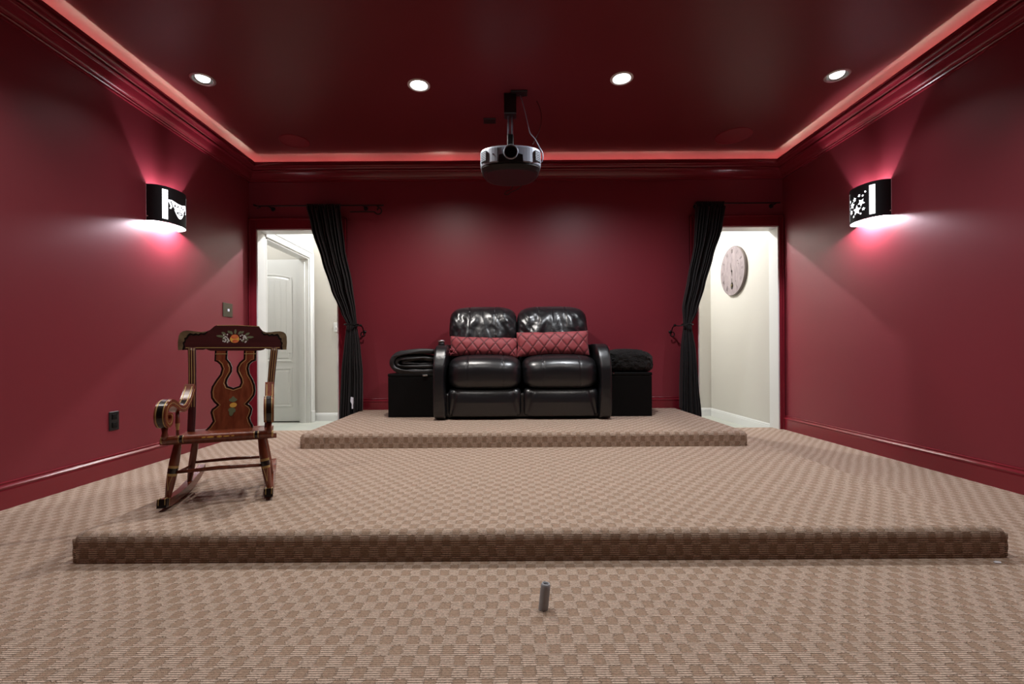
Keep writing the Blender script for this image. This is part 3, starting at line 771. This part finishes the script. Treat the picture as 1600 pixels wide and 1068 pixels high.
def roman(txt, ang):
    rr = R_*0.80; bm = bmesh.new(); h = 0.042
    wds = {'I': .010, 'V': .026, 'X': .026}; tot = sum(wds[ch] for ch in txt); x = -tot/2
    def bar(xa, ya, xb, yb, t):
        d = Vector((xb-xa, yb-ya)).normalized(); nn = Vector((-d.y, d.x))*t/2
        pts = []
        for (p, q) in ((xa+nn.x, ya+nn.y), (xb+nn.x, yb+nn.y), (xb-nn.x, yb-nn.y), (xa-nn.x, ya-nn.y)):
            cx, sx = math.cos(-ang), math.sin(-ang)
            X_, Y_ = p*cx-(q+rr)*sx, p*sx+(q+rr)*cx
            pts.append((X_, Y_))
        extrude(bm, pts, fc, 0, 0.0012)
    for ch in txt:
        wd = wds[ch]
        if ch == 'I': bar(x+wd/2, -h/2, x+wd/2, h/2, .004)
        if ch == 'V': bar(x+.003, h/2, x+wd/2, -h/2, .005); bar(x+wd-.003, h/2, x+wd/2, -h/2, .0025)
        if ch == 'X': bar(x+.003, h/2, x+wd-.003, -h/2, .005); bar(x+wd-.003, h/2, x+.003, -h/2, .0025)
        x += wd
    make('numeral', bm, M['clocknum'], e)
M['clocknum'] = P('faded_ink', (0.11, 0.085, 0.085), 0.7)
for i, tx in enumerate(['XII', 'I', 'II', 'III', 'IIII', 'V', 'VI', 'VII', 'VIII', 'IX', 'X', 'XI']):
    if tx == 'VI': continue
    roman(tx, i*PI/6)
def hand(ang, l, back, wdt, z):
    bm = bmesh.new(); pts = [(-wdt/2, -back), (wdt/2, -back), (wdt*0.9, l*.5), (wdt*.25, l), (-wdt*.25, l), (-wdt*.9, l*.5)]
    cx, sx = math.cos(-ang), math.sin(-ang); extrude(bm, [(a*cx-b*sx, a*sx+b*cx) for a, b in pts], fc, z, z+.002)
    make('hand', bm, M['clockink'], e)
CZ = 0.03
hand(math.radians(172), .060, .02, .005, .004); hand(math.radians(-14), .10, .03, .004, .007)
bm = bmesh.new(); lathe(bm, [(.009, 0), (.009, .012), (.002, .014)], axis=(-1, 0, 0), at=(-.035, 0, 0), seg=14); make('hub', bm, M['clockink'], e, True)
bm = bmesh.new(); pts = [(0.042*math.cos(t)*0.62, -.175+.042*math.sin(t)) for t in [2*PI*k/28 for k in range(28)]]; extrude(bm, pts, fc, 0, 0.0015)
make('pendulum_window', bm, M['blackpaint'], e)
bm = bmesh.new(); tube(bm, [fc(0, -.09, .004), fc(0, -.16, .004)], .0025, 8); make('pendulum_rod', bm, M['clockink'], e, True)
bm = bmesh.new(); lathe(bm, [(.001, 0), (.017, .001), (.020, .004), (.014, .008), (.001, .010)], axis=(-1, 0, 0), at=fc(0, -.172, 0.001), seg=24); make('pendulum_bob', bm, M['brass'], e, True)
for a, b in ((.15, .06), (.13, .10), (-.11, -.17), (.09, -.13)):
    bm = bmesh.new(); lathe(bm, [(.005, 0), (.004, .003)], axis=(-1, 0, 0), at=fc(a, b, 0), seg=10); make('nail', bm, M['clockink'], e)

# ------------------------------------------------------------------ loveseat
SO = (0.13, 3.70, Z2)
sofa = empty('reclining_loveseat', SO, 'black leather two-seat reclining loveseat in the middle of the upper platform', 'sofa')
X0, X1 = -0.602, 0.862; SB = 4.42
def W(name, bm, mat, label=None, smooth=True):
    o = make(name, bm, mat, sofa, smooth, world=True)
    if label: o['label'] = label
    return o
W('base', bx(X0+.09, X1-.09, 3.76, SB-.02, Z2+.015, Z2+.22, .02, 2), M['leather'], smooth=False)
for xf in (X0+.12, X1-.12):
    for yf in (3.80, SB-.08): 
        bm = bmesh.new(); lathe(bm, [(.02, 0), (.022, .018)], at=(xf, yf, Z2), seg=14); W('foot', bm, M['black'])
def seam(x, xs, wd): return sum(1.0 for a in xs if abs(x-a) < wd)
def snap(x, xs, wd):
    for a in xs:
        if abs(x-a) < wd: return a
    return x
halves = ((-0.487, 0.126), (0.134, 0.760))
for h, (a, b) in enumerate(halves):
    cx, hw = (a+b)/2, (b-a)/2
    xs = (cx-hw*.46, cx+hw*.50)
    # seat cushion with a rounded front roll
    def f_seat(q, c, xs=xs, cx=cx, hw=hw):
        X = q.x+cx
        edge = abs(q.x)/hw
        d = 0.005*seam(X, xs, hw/81); q.x = snap(X, xs, hw/81)-cx
        ruf = 0.006*math.sin(95*q.z+40*q.y)*max(0, (edge-0.80)/0.2)**1.0*(1 if edge > .8 else 0)
        n = 0.006*noise.noise(Vector((X*5, q.y*6, q.z*5+h)))
        k = 1-0.03*(edge**4)
        return Vector((q.x, q.y + (d-ruf-n + 0.075*max(0, c.z+0.1)**2.2 if c.y < 0 else 0), q.z*k + (0.014*(1-edge**2) if c.z > 0 else 0) - (d if c.z > 0.5 else 0)))
    W('seat_cushion', puff(cx, 3.985, Z2+0.382, hw, 0.305, 0.140, 0.40, 80, f_seat), M['leather'])
    # footrest panel below it
    def f_foot(q, c, cx=cx, hw=hw):
        edge = abs(q.x)/hw; low = max(0, -c.z)
        g = 0.012*math.exp(-((abs(q.x)-(hw-.055+0.05*c.z*-.6))/0.008)**2)
        return Vector((q.x, q.y + (g + 0.03*max(0, c.z)**3 - 0.012*(1-edge**2)*(1-abs(c.z)) if c.y < 0 else 0), q.z))
    W('footrest', puff(cx, 3.86, Z2+0.142, hw-.004, 0.150, 0.122, 0.24, 40, f_foot), M['leather'])
# backrests: pillow-top head with creases
backs = ((-0.512, 0.098), (0.100, 0.732))
for h, (a, b) in enumerate(backs):
    cx, hw = (a+b)/2, (b-a)/2
    xs = (cx-hw*.40, cx+hw*.36)
    def f_back(q, c, xs=xs, cx=cx, hw=hw, h=h):
        X = q.x+cx; edge = min(1, abs(q.x)/hw); low = (1-c.z)/2
        d = 0.008*seam(X, xs, hw/81); q.x = snap(X, xs, hw/81)-cx
        # creases fan out from the lower corners and from the seams
        fan = 0.0
        if c.y < 0.3:
            u = X*13+2.2*q.z*22*(1 if (q.x > 0) else -1)*0.5
            wv = noise.noise(Vector((X*9+h*7, q.z*2.2, 1.3)))
            fan = 0.030*noise.noise(Vector(((X+(0.35 if q.x > 0 else -.35)*q.z)*11+h*3.1, q.z*4, 2.0)))*(0.25+low)
            fan += 0.008*noise.noise(Vector((X*22+q.z*16, q.z*14-X*8, 5.0+h)))*(0.2+edge)
        return Vector((q.x*(1-0.0*low), q.y + d + fan + 0.30*q.z + 0.05*max(0, c.z)**2*(c.y < 0), q.z - (d if c.z > .6 else 0)))
    bm = puff(cx, 4.16, Z2+0.79, hw, 0.150, 0.185, 0.52, 80, f_back)
    W('headrest', bm, M['leather_soft'])
    W('lumbar_cushion', puff(cx, 4.17, Z2+0.54, hw-.015, 0.15, 0.13, 0.45, 24), M['leather_soft'])
W('back_shell', bx(X0+.10, X1-.10, 4.24, SB, Z2+.10, Z2+.84, .04, 3), M['leather'], smooth=False)
# arms: padded slab with a rolled top and a slim shaped front
for s, (a, b) in ((-1, (X0, X0+.118)), (1, (X1-.118, X1))):
    def f_arm(q, c, s=s):
        back = (q.y+0.36)/0.72
        top = max(0, c.z)
        flare = 0.0
        zz = (q.z+0.3)/0.6
        # inner face leans in below the top, as the padded front does
        nx = q.x
        if s*q.x < 0: nx = q.x*(1 - 0.28*math.exp(-((zz-0.55)/0.28)**2) - 0.10*(1-zz))
        if c.y < -0.3: pass
        return Vector((nx, q.y + (0.55*max(0, zz-0.66)**1.7 + 0.05*max(0, zz-.35)**1.5 + 0.008*math.sin(PI*min(1, max(0, zz)))*-1 if c.y < 0 else 0), q.z))
    W('arm', puff((a+b)/2, 4.03, Z2+0.312, (b-a)/2, 0.352, 0.310, 0.22, 40, f_arm), M['leather'])
# chrome knob on the left arm
k = px(691, 531, 3.95)
bm = bmesh.new(); lathe(bm, [(.026, 0), (.028, .018), (.024, .02), (.024, .030)], at=(k.x, 3.90, Z2+.615), seg=24); cp = W('cup', bm, M['black'], 'small black cup holder on the left arm')
bm = bmesh.new(); lathe(bm, [(.026, .028), (.031, .031), (.031, .044), (.022, .046)], at=(k.x, 3.90, Z2+.615), seg=24); W('rim', bm, M['chrome'], 'chrome rim of the cup holder')

# lumbar pillows
def pillow(x0, x1, z0, z1, y, rot, seed, label, corner, lean=0.25):
    bm = bmesh.new(); NX, NZ = 110, 56; hw, hh = (x1-x0)/2, (z1-z0)/2
    sl = bm.verts.layers.float.new('stitch')
    def st(X, Z):
        pitch = 0.098
        d = min(abs(((X+Z*0.78)/pitch) % 1.0 - .5), abs(((X-Z*0.78)/pitch+.37) % 1.0 - .5))
        return d*pitch
    for sgn in (-1, 1):
        g = []
        for i in range(NX+1):
            row = []
            for j in range(NZ+1):
                u, v = -1+2*i/NX, -1+2*j/NZ
                prof_ = (max(0, 1-abs(u)**3.2)**0.6)*(max(0, 1-abs(v)**2.6)**0.6)
                X = u*hw*(1-0.035*(1-abs(v))**1*(abs(u)**3)) ; Z = v*hh*(1-0.10*(1-abs(u)**2.5)*0 - 0.06*(1-u*u)*abs(v)**3)
                Z += 0.006*noise.noise(Vector((X*9, seed, v)))*abs(v)
                th = 0.062*prof_
                d = st(X+seed*.03, Z); gz = math.exp(-(d/0.0055)**2)
                th -= 0.006*math.exp(-(d/0.008)**2)*min(1, prof_*2)
                th += 0.004*noise.noise(Vector((X*14, Z*14, seed)))*prof_
                vtx = bm.verts.new((X, sgn*th if prof_ > 0 else 0, Z)); vtx[sl] = gz if sgn < 0 else 0.0
                row.append(vtx)
            g.append(row)
        for i in range(NX):
            for j in range(NZ): bm.faces.new((g[i][j], g[i+1][j], g[i+1][j+1], g[i][j+1]))
    bmesh.ops.remove_doubles(bm, verts=bm.verts, dist=1e-5)
    bm.transform(Matrix.Rotation(rot, 4, 'Y') @ Matrix.Rotation(-lean, 4, 'X'))
    e = empty('lumbar_pillow', ((x0+x1)/2, y, (z0+z1)/2), label, 'pillow', 'burgundy quilted pillows on the loveseat')
    make('cover', bm, M['quilt'], e, True)
    if corner:
        bm = bmesh.new()
        for k in range(7):
            a = k*0.9; tube(bm, [Vector((-hw+.018, -.045, -hh*.45)), Vector((-hw+.018+.022*math.cos(a), -.062, -hh*.45+.022*math.sin(a))), Vector((-hw+.018+.030*math.cos(a+.5), -.052, -hh*.45+.030*math.sin(a+.5)))], [.004, .008, .003], 6)
        make('knot', bm, M['quilt2'], e, True)
    return e
M['quilt2'] = P('burgundy_ribbon', (0.20, 0.02, 0.03), 0.6)
pillow(-0.49, 0.105, 0.725, 0.905, 3.955, 0.03, 1.0, 'burgundy diamond-quilted lumbar pillow on the left seat', True)
pillow(0.090, 0.715, 0.730, 0.950, 3.940, -0.02, 2.0, 'burgundy diamond-quilted lumbar pillow on the right seat, the taller one', False)

# black cubes beside the loveseat
def cube_box(x0, x1, y0, y1, z1, label):
    e = empty('storage_cube', ((x0+x1)/2, (y0+y1)/2, Z2), label, 'storage cube')
    make('body', bx(x0, x1, y0, y1, Z2, z1-.03, .004, 2), M['cubebox'], e, world=True)
    make('lid', bx(x0-.003, x1+.003, y0-.003, y1+.003, z1-.028, z1, .008, 3), M['cubebox'], e, world=True)
    return e
cb1 = cube_box(-1.015, -.625, 3.90, 4.30, .590, 'black storage cube left of the loveseat under a folded blanket')
cb2 = cube_box(.885, 1.243, 3.885, 4.285, .590, 'black storage cube right of the loveseat under a fleece throw')
q = px(664.5, 585, 3.89); make('clasp', bx(q.x-.022, q.x+.020, 3.885, 3.897, .568, .582, .003, 2), M['nickel'], cb1, world=True)
q = px(958.5, 581, 3.87); make('clasp', bx(q.x-.006, q.x+.008, 3.872, 3.882, .592-.012, .600-.008, .002, 1), M['chrome'], cb2, world=True)

# folded blanket on the left cube: nested folds opening to the right
e = empty('folded_blanket', (-.81, 4.08, .59), 'smooth black blanket folded in thick loops on the left storage cube', 'blanket')
fb = lambda a, b, d: Vector((a, d, b))
def fold(x0, xr, zlo, zhi, th, y0, y1, name, sag):
    zc, rz = (zlo+zhi)/2, (zhi-zlo)/2
    pts = []
    for i in range(11): t = i/10; pts.append((xr+(x0+rz*1.3-xr)*t, zhi - sag*(1-t)**2*0.8 + 0.012*math.sin(PI*t)))
    for i in range(1, 12): a = PI/2+PI*i/12; pts.append((x0+rz*1.3+rz*1.3*math.cos(a), zc+rz*math.sin(a)))
    for i in range(11): t = i/10; pts.append((x0+rz*1.3+(xr-x0-rz*1.3)*t, zlo - 0.0*t))
    bm = bmesh.new()
    rows = []
    NY = 12
    P2 = [Vector(p) for p in pts]; n = len(P2)
    for m_ in range(NY+1):
        yy = y0+(y1-y0)*m_/NY; end = 1-0.0*abs(m_/NY-.5)
        r_in, r_out = [], []
        for i, p in enumerate(P2):
            t = (P2[min(i+1, n-1)]-P2[max(i-1, 0)]).normalized(); nn = Vector((-t.y, t.x))
            hh = th/2*(0.75 if m_ in (0, NY) else 1.0)
            wob = 0.010*noise.noise(Vector((p.x*12, yy*9, p.y*20)))
            r_out.append((p.x+nn.x*(hh+wob), yy, p.y+nn.y*(hh+wob))); r_in.append((p.x-nn.x*hh, yy, p.y-nn.y*hh))
        rows.append(r_out+r_in[::-1])
    loft(bm, rows); make(name, bm, M['blanket'], e, True, world=True)
fold(-.985, -.625, .605, .768, .046, 3.90, 4.27, 'outer_fold', -.010)
fold(-.945, -.628, .650, .720, .034, 3.912, 4.265, 'inner_fold', .012)
fold(-.895, -.632, .676, .699, .018, 3.922, 4.26, 'inner_fold', .002)
make('core', puff(-.800, 4.13, .690, .178, .12, .066, .6, 16), M['blanket'], e, True, world=True)
# fleece throw on the right cube
def f_fl(q, c):
    n = 0.010*noise.noise(q*11)+0.007*noise.noise(q*31)+0.004*noise.noise(q*80)
    return q*(1+n/0.10*0.6) + Vector((0, 0, -0.03*(c.x-0.0)*(0.5 if c.x > 0 else 0)))
bm = puff(1.080, 4.07, .688, .205, .175, .103, .60, 40, f_fl)
bm2 = None
tag(make('fleece_throw', bm, M['fleece'], None, True), 'fuzzy black fleece throw bundled on the right storage cube', 'blanket')

# ------------------------------------------------------------------ rocking chair
CR = math.radians(21)
ch = empty('rocking_chair', (-1.266, 2.003, Z1+.001), 'small painted wooden rocking chair with a fruit stencil on its crest rail', 'rocking chair', rz=CR)
def yb(z): return 0.25+(z-0.30)*0.25
def T(name, bm, mat, smooth=False, parent=None, label=None):
    o = make(name, bm, mat, parent or ch, smooth)
    if label: o['label'] = label
    return o
fbk = lambda a, b, d: (a, yb(b)+d, b)
# crest rail
cr = [(155,187),(152,150),(154,118),(160,103),(172,94),(190,90),(215,92),(240,96),(262,97),(285,94),(300,88),(312,78),(322,68),(335,62),(440,60),(550,64),(560,78),(572,90),(590,96),(615,95),(640,91),(662,90),(680,94),(693,104),(700,120),(702,150),(700,187),(620,186),(598,184),(588,180),(578,187),(560,191),(310,191),(298,187),(288,181),(276,186)]
S2 = 988.0
cpt = lambda a, b: ((a-428)/S2*0.87, 0.675+(187-b)/S2)
cro = [cpt(a, b) for a, b in cr]
bm = bmesh.new(); extrude(bm, cro, fbk, 0.0, 0.020)
crest = T('crest_rail', bm, M['maroon'])
for s in (-1, 1):
    def mx(a): return a if s < 0 else 856-a
    o_ = [(155,187),(152,150),(154,118),(160,103),(172,94),(190,90),(215,92),(240,96),(262,97),(285,94)]
    i_gilt = [(282,100),(268,104),(258,102),(246,108),(234,103),(222,108),(206,103),(196,110),(190,124),(180,128),(182,142),(174,152),(178,166),(174,187)]
    i_blk = [(292,97),(276,112),(262,108),(250,116),(236,112),(224,116),(210,112),(202,118),(197,130),(188,136),(188,148),(182,156),(187,170),(184,187)]
    bm = bmesh.new(); extrude(bm, [cpt(mx(a), b) for a, b in o_+i_blk], fbk, -0.0012, 0.001); T('black_edging', bm, M['blackpaint'], parent=crest)
    bm = bmesh.new(); extrude(bm, [cpt(mx(a), b) for a, b in o_+i_gilt], fbk, -0.0030, 0.001); T('gilt_scroll', bm, M['oldgilt'], parent=crest)
bm = bmesh.new(); extrude(bm, [cpt(a, b) for a, b in ((190,174),(664,174),(664,177.5),(190,177.5))], fbk, -0.0015, 0.001)
extrude(bm, [cpt(a, b) for a, b in ((335,62),(440,60),(550,64),(550,66.5),(440,62.8),(335,64.8))], fbk, -0.0015, 0.012)
T('gilt_line', bm, M['gilt'], parent=crest)
def blob(bm, cx, cy, rx, ry, rot, d, f=fbk, n=14, pt=cpt, leaf=False):
    pts = []
    for k in range(n):
        t = 2*PI*k/n; a, b = rx*math.cos(t), ry*math.sin(t)*(abs(math.sin(t))**0.6 if leaf else 1)
        pts.append(pt(cx+a*math.cos(rot)-b*math.sin(rot), cy+a*math.sin(rot)+b*math.cos(rot)))
    extrude(bm, pts, f, -d, 0.0)
# stencil (crop-2 coordinates)
bm = bmesh.new(); blob(bm, 428, 132, 24, 20, 0, .0010); T('painted_fruit', bm, M['yellow'], parent=crest)
bm = bmesh.new(); blob(bm, 428, 120, 19, 11, 0, .0014); blob(bm, 432, 143, 16, 8, 0, .0014); T('painted_fruit', bm, M['peach'], parent=crest)
bm = bmesh.new()
for cx, cy, rx, ry, ro in ((356, 118, 22, 6, .1), (372, 104, 14, 6, .5), (375, 128, 12, 6, -.5), (505, 122, 22, 6, -.05), (492, 106, 14, 6, -.5), (488, 132, 12, 6, .5), (430, 94, 6, 13, 0), (410, 100, 6, 11, -.6), (452, 100, 6, 11, .6), (398, 96, 6, 9, -.9), (466, 97, 6, 9, .9), (395, 142, 8, 5, 0), (470, 142, 8, 5, 0)):
    blob(bm, cx, cy, rx, ry, ro, .0008, leaf=True)
T('painted_leaves', bm, M['leaf'], parent=crest)
random.seed(3)
for sx in (-1, 1):
    bm = bmesh.new()
    for k in range(18):
        blob(bm, 428+sx*(28+random.random()*32), 108+random.random()*40, 3.6, 4.2, 0, .0012+.0002*random.random(), n=8)
    o = T('painted_grapes', bm, M['grape'], parent=crest); o['kind'] = 'stuff'
# splat
sp_ = [(338,190),(398,190),(398,240)]
inner = [(398,240),(414,258),(424,282),(424,305),(414,325),(404,345),(401,362),(408,378),(435,388),(463,378),(469,362),(466,345),(456,325),(446,305),(446,282),(458,258),(478,240)]
right = [(540,190),(540,250),(522,256),(508,270),(504,290),(510,318),(526,345),(538,375),(542,405),(538,430),(520,455),(506,470),(520,480),(530,497),(526,520),(518,540),(524,560),(535,578),(535,606)]
left = [(310,606),(310,592),(330,572),(345,548),(338,525),(332,505),(338,488),(352,478),(360,470),(345,455),(332,435),(328,405),(332,378),(350,345),(368,318),(374,290),(366,270),(352,256),(338,250)]
splat = [(338,190),(398,190)] + inner + [(478,190)] + right + left
S3 = 1005.0
zs0 = 0.27
spt = lambda a, b: ((a-431)/S3*0.92 , zs0+(606-b)/S3*0.985)
pts = [spt(a, b) for a, b in splat]
bm = bmesh.new(); extrude(bm, pts, fbk, 0.003, 0.016); spl = T('splat', bm, M['blackpaint'])
ins = offset_poly([(a, b) for a, b in pts], 0.0075)
bm = bmesh.new(); extrude(bm, ins, fbk, 0.0006, 0.004); T('splat_face', bm, M['woodred'], parent=spl, label='red-brown face panel of the splat')
ln = offset_poly([(a, b) for a, b in pts], 0.0115)
bm = bmesh.new(); tube(bm, [fbk(a, b, 0.0006) for a, b in ln[3:-1] ], .0013, 5); T('gilt_line', bm, M['gilt'], parent=spl)
bm = bmesh.new()
for a0, a1 in ((341, 395), (481, 537)): extrude(bm, [spt(a0, 212), spt(a1, 212), spt(a1, 215), spt(a0, 215)], fbk, -0.0005, 0.002)
T('gilt_line', bm, M['gilt'], parent=spl)
bm = bmesh.new(); blob(bm, 438, 473, 17, 12, -.1, .0010, pt=spt); T('painted_fruit', bm, M['yellow'], parent=spl)
bm = bmesh.new(); blob(bm, 436, 447, 20, 11, 0, .0010, pt=spt, leaf=True); blob(bm, 436, 440, 8, 10, 0, .0012, pt=spt); blob(bm, 433, 498, 18, 13, .2, .0010, pt=spt); blob(bm, 430, 512, 10, 14, .1, .0011, pt=spt); T('painted_leaves', bm, M['leaf'], parent=spl)
# seat and front roll
seat = [(-.195, .0), (.195, .0), (.195, .10), (.182, .24), (.155, .275), (-.155, .275), (-.182, .24), (-.195, .10)]
bm = bmesh.new(); extrude(bm, [(p.x, p.y) for p in spline([(*q, 0) for q in seat], 3, True)], lambda a, b, d: (a, b, d - 0.012*math.sin(PI*min(1, max(0, b/.27)))), .268, .290)
T('seat', bm, M['woodred'])
L_ = 0.425/2
prf = [(.0145, -L_), (.016, -L_+.002), (.016, -L_+.006), (.016, -.150), (.0162, -.149), (.0162, -.146), (.0164, -.145), (.0164, -.134), (.0162, -.133), (.0162, -.130), (.016, -.129),
       (.016, .135), (.0162, .136), (.0162, .139), (.0164, .140), (.0164, .151), (.0162, .152), (.0162, .155), (.016, .156), (.016, L_-.006), (.016, L_-.002), (.0145, L_)]
mi = [0]*(len(prf)-1)
for k in (4, 8, 12, 16): mi[k] = 1
for k in (6, 14): mi[k] = 2
mi[0] = mi[1] = 1; mi[-1] = mi[-2] = 1
bm = bmesh.new(); lathe(bm, prf, axis=(1, 0, 0), at=(0, 0, .290), seg=20, mi=mi); T('front_roll', bm, [M['woodred'], M['gilt'], M['blackpaint']], True)
bm = bmesh.new()
for cx, rx, ry in ((-.03, .014, .003), (.004, .010, .004), (-.055, .008, .003), (.030, .012, .0025), (.055, .006, .002)):
    blob(bm, cx, 0.0, rx, ry, 0, .0175, f=lambda a, b, d: (a, d, .293+b), n=12, pt=lambda a, b: (a, b))
T('painted_leaves', bm, M['yellow'])
# rockers
def zrk(y): return 0.018+0.55*(y-0.12)**2
def xrk(y): return .198-.068*(y+.045)
for s in (-1, 1):
    def fr(a, b, d, s=s): return (s*xrk(a)+d, a, b)
    pts = [(y, zrk(y)) for y in [-.045+.485*i/26 for i in range(27)]]
    bm = bmesh.new(); ribbon(bm, pts, .034, fr, -.016, .016, taper=lambda t: .034+.004*math.sin(PI*t)-.010*max(0, t-.85)/.15)
    rk = T('rocker', bm, M['woodred'])
    for (y0, y1, mm, g) in ((-.0475, -.020, 'blackpaint', .0010), (-.020, -.016, 'gilt', .0013)):
        bm = bmesh.new(); ribbon(bm, [(y0, zrk(y0)), (y1, zrk(y1))], .034+2*g, fr, -.016-g, .016+g); T('tip_band', bm, M[mm], parent=rk)
    for xo in (-.0115, .0115):                         # gilt striping on the face of the tip
        bm = bmesh.new(); xx = s*xrk(-.047)+xo; box(bm, xx-.0013, xx+.0013, -.0486, -.046, zrk(-.046)-.017, zrk(-.046)+.0185); box(bm, xx-.0013, xx+.0013, -.0486, -.020, zrk(-.046)+.0150, zrk(-.046)+.0192); T('gilt_line', bm, M['gilt'], parent=rk)
# legs
def leg(p0, p1, rs, bands, name='leg'):
    p0, p1 = Vector(p0), Vector(p1); ax = (p1-p0); L = ax.length
    prf = []; mi = []
    n = 22
    for i in range(n+1):
        t = i/n; r = rs[0]+(rs[1]-rs[0])*math.sin(PI*min(1, t*1.15))**0.8 if t < .87 else rs[0]+(rs[2]-rs[0])*(t-.87)/.13
        prf.append((r, t*L))
    for i in range(n):
        t = (i+.5)/n; m_ = 0
        for (a, b, k) in bands:
            if a < t < b: m_ = k
        mi.append(m_)
    bm = bmesh.new(); lathe(bm, prf, axis=ax, at=p0, seg=16, mi=mi)
    return T(name, bm, [M['woodred'], M['gilt'], M['blackpaint']], True)
for s in (-1, 1):
    l = leg((s*.160, .030, .272), (s*.194, .012, zrk(.012)+.010), (.013, .019, .010), ((.40, .44, 1), (.44, .56, 2), (.56, .60, 1)))
    # painted arrow lines on the lower front of the leg
    bm = bmesh.new(); 
    for xo in (-.010, .010): tube(bm, [(s*.180+xo, -.004, .140), (s*.184+xo*.4, -.0095, .11), (s*.1875, -.0065, .075)], .0011, 5)
    T('gilt_line', bm, M['gilt'], parent=l)
    leg((s*.140, .235, .272), (s*xrk(.262), .262, zrk(.262)+.010), (.012, .015, .009), ())
bm = bmesh.new(); tube(bm, [(-.182, .018, .145), (0, .018, .150), (.182, .018, .145)], [.0065, .009, .0065], 12); T('stretcher', bm, M['woodred'], True)
bm = bmesh.new(); tube(bm, [(-.165, .252, .135), (0, .252, .140), (.165, .252, .135)], [.006, .0085, .006], 12); T('stretcher', bm, M['woodred'], True)
for s in (-1, 1):
    bm = bmesh.new(); tube(bm, [(s*.186, .03, .13), (s*.168, .25, .12)], .006, 10); T('stretcher', bm, M['woodred'], True)
# back posts with gilt striping
for s in (-1, 1):
    path = [Vector((s*.163, yb(.285)-.01, .275)), Vector((s*.167, yb(.40), .40)), Vector((s*.174, yb(.55), .55)), Vector((s*.184, yb(.685)+.004, .685))]
    bm = bmesh.new(); tube(bm, spline(path, 5), [.010+.001*(i/15) for i in range(16)], 14, flat=1.6)
    po = T('back_post', bm, M['maroon'], True)
    for xo in (-.010, .0, .010):
        bm = bmesh.new(); tube(bm, [p+Vector((xo, -.0108 + (0.0022 if abs(xo) > .005 else 0), 0)) for p in path[1:]], .0019, 5); T('gilt_line', bm, M['gilt'], parent=po)
# arms
arm = [(.262, .505), (.238, .470), (.200, .430), (.155, .407), (.105, .412), (.060, .432), (.020, .445), (-.018, .438), (-.040, .410), (-.040, .378), (-.018, .358), (.006, .364), (.014, .386), (.002, .400)]
ap = [(p.x, p.y) for p in spline([(*q, 0) for q in arm], 5)]
for s in (-1, 1):
    def fa(a, b, d, s=s): return (s*(.200-.10*(a+.04))+d, a, b)
    x = s*.197
    bm = bmesh.new(); ribbon(bm, ap, .026, fa, -.020, .020, taper=lambda t: .024+.006*math.sin(PI*t)-.012*max(0, t-.8)/.2)
    a_ = T('arm', bm, M['woodred'])
    # black front strip between gilt lines, following the outside of the scroll
    n_ = len(ap); out = []
    for i in range(2, int(n_*.80)):
        t = (Vector(ap[i+1])-Vector(ap[i-1])).normalized(); nn = Vector((-t.y, t.x)); tt = i/(n_-1)
        th = (.024+.006*math.sin(PI*tt))/2
        out.append((ap[i][0]-nn.x*(th+.0005), ap[i][1]-nn.y*(th+.0005)))
    bm = bmesh.new(); ribbon(bm, out[8:], .0012, fa, -.0095, .0095); T('black_strip', bm, M['blackpaint'], parent=a_)
    for xo in (-.0125, .0125):
        bm = bmesh.new(); ribbon(bm, out, .0016, fa, xo-.0015, xo+.0015); T('gilt_line', bm, M['gilt'], parent=a_)
    for sd in (-1, 1):                              # gilt line along the flat sides
        bm = bmesh.new(); ribbon(bm, ap[3:-2], .0022, fa, sd*.020-.0006, sd*.020+.0006); T('gilt_line', bm, M['gilt'], parent=a_)
    bm = bmesh.new(); lathe(bm, [(.010, 0), (.013, .015), (.010, .03), (.013, .055)], at=(x, -.008, .292), seg=16); T('arm_post', bm, M['woodred'], True)
    bm = bmesh.new(); lathe(bm, [(.007, 0), (.006, .03), (.009, .06), (.007, .115)], at=(s*.184, .115, .284), seg=12, mi=[0, 1, 0]); T('arm_spindle', bm, [M['woodred'], M['gilt']], True)

# ------------------------------------------------------------------ floor bits
e = empty('conduit_stub', (0.105, 1.352, 0.0), 'short grey conduit stub poking up through the carpet in front of the steps', 'pipe stub')
bm = bmesh.new(); prf = [(.0145, -.005), (.0145, .06), (.0140, .070), (.0118, .0765), (.0095, .0775), (.0085, .070), (.0085, .035)]
lathe(bm, prf, axis=(0.11, 0.0, 1), seg=28, caps=False); make('pipe', bm, M['pvc'], e, True)
bm = bmesh.new(); lathe(bm, [(.0086, .04), (.001, .04)], axis=(0.11, 0, 1), seg=20, caps=False); make('bore', bm, M['black'], e)
bm = bmesh.new(); extrude(bm, [(-.014, -.006), (.004, -.009), (.014, .002), (.003, .008), (-.009, .006)], lambda a, b, d: (1.75+a, 1.625+b, d+.25*a*a), .001, .004)
tag(make('paper_scrap', bm, M['paper']), 'tiny white paper scrap on the carpet by the right end of the front step', 'paper scrap')
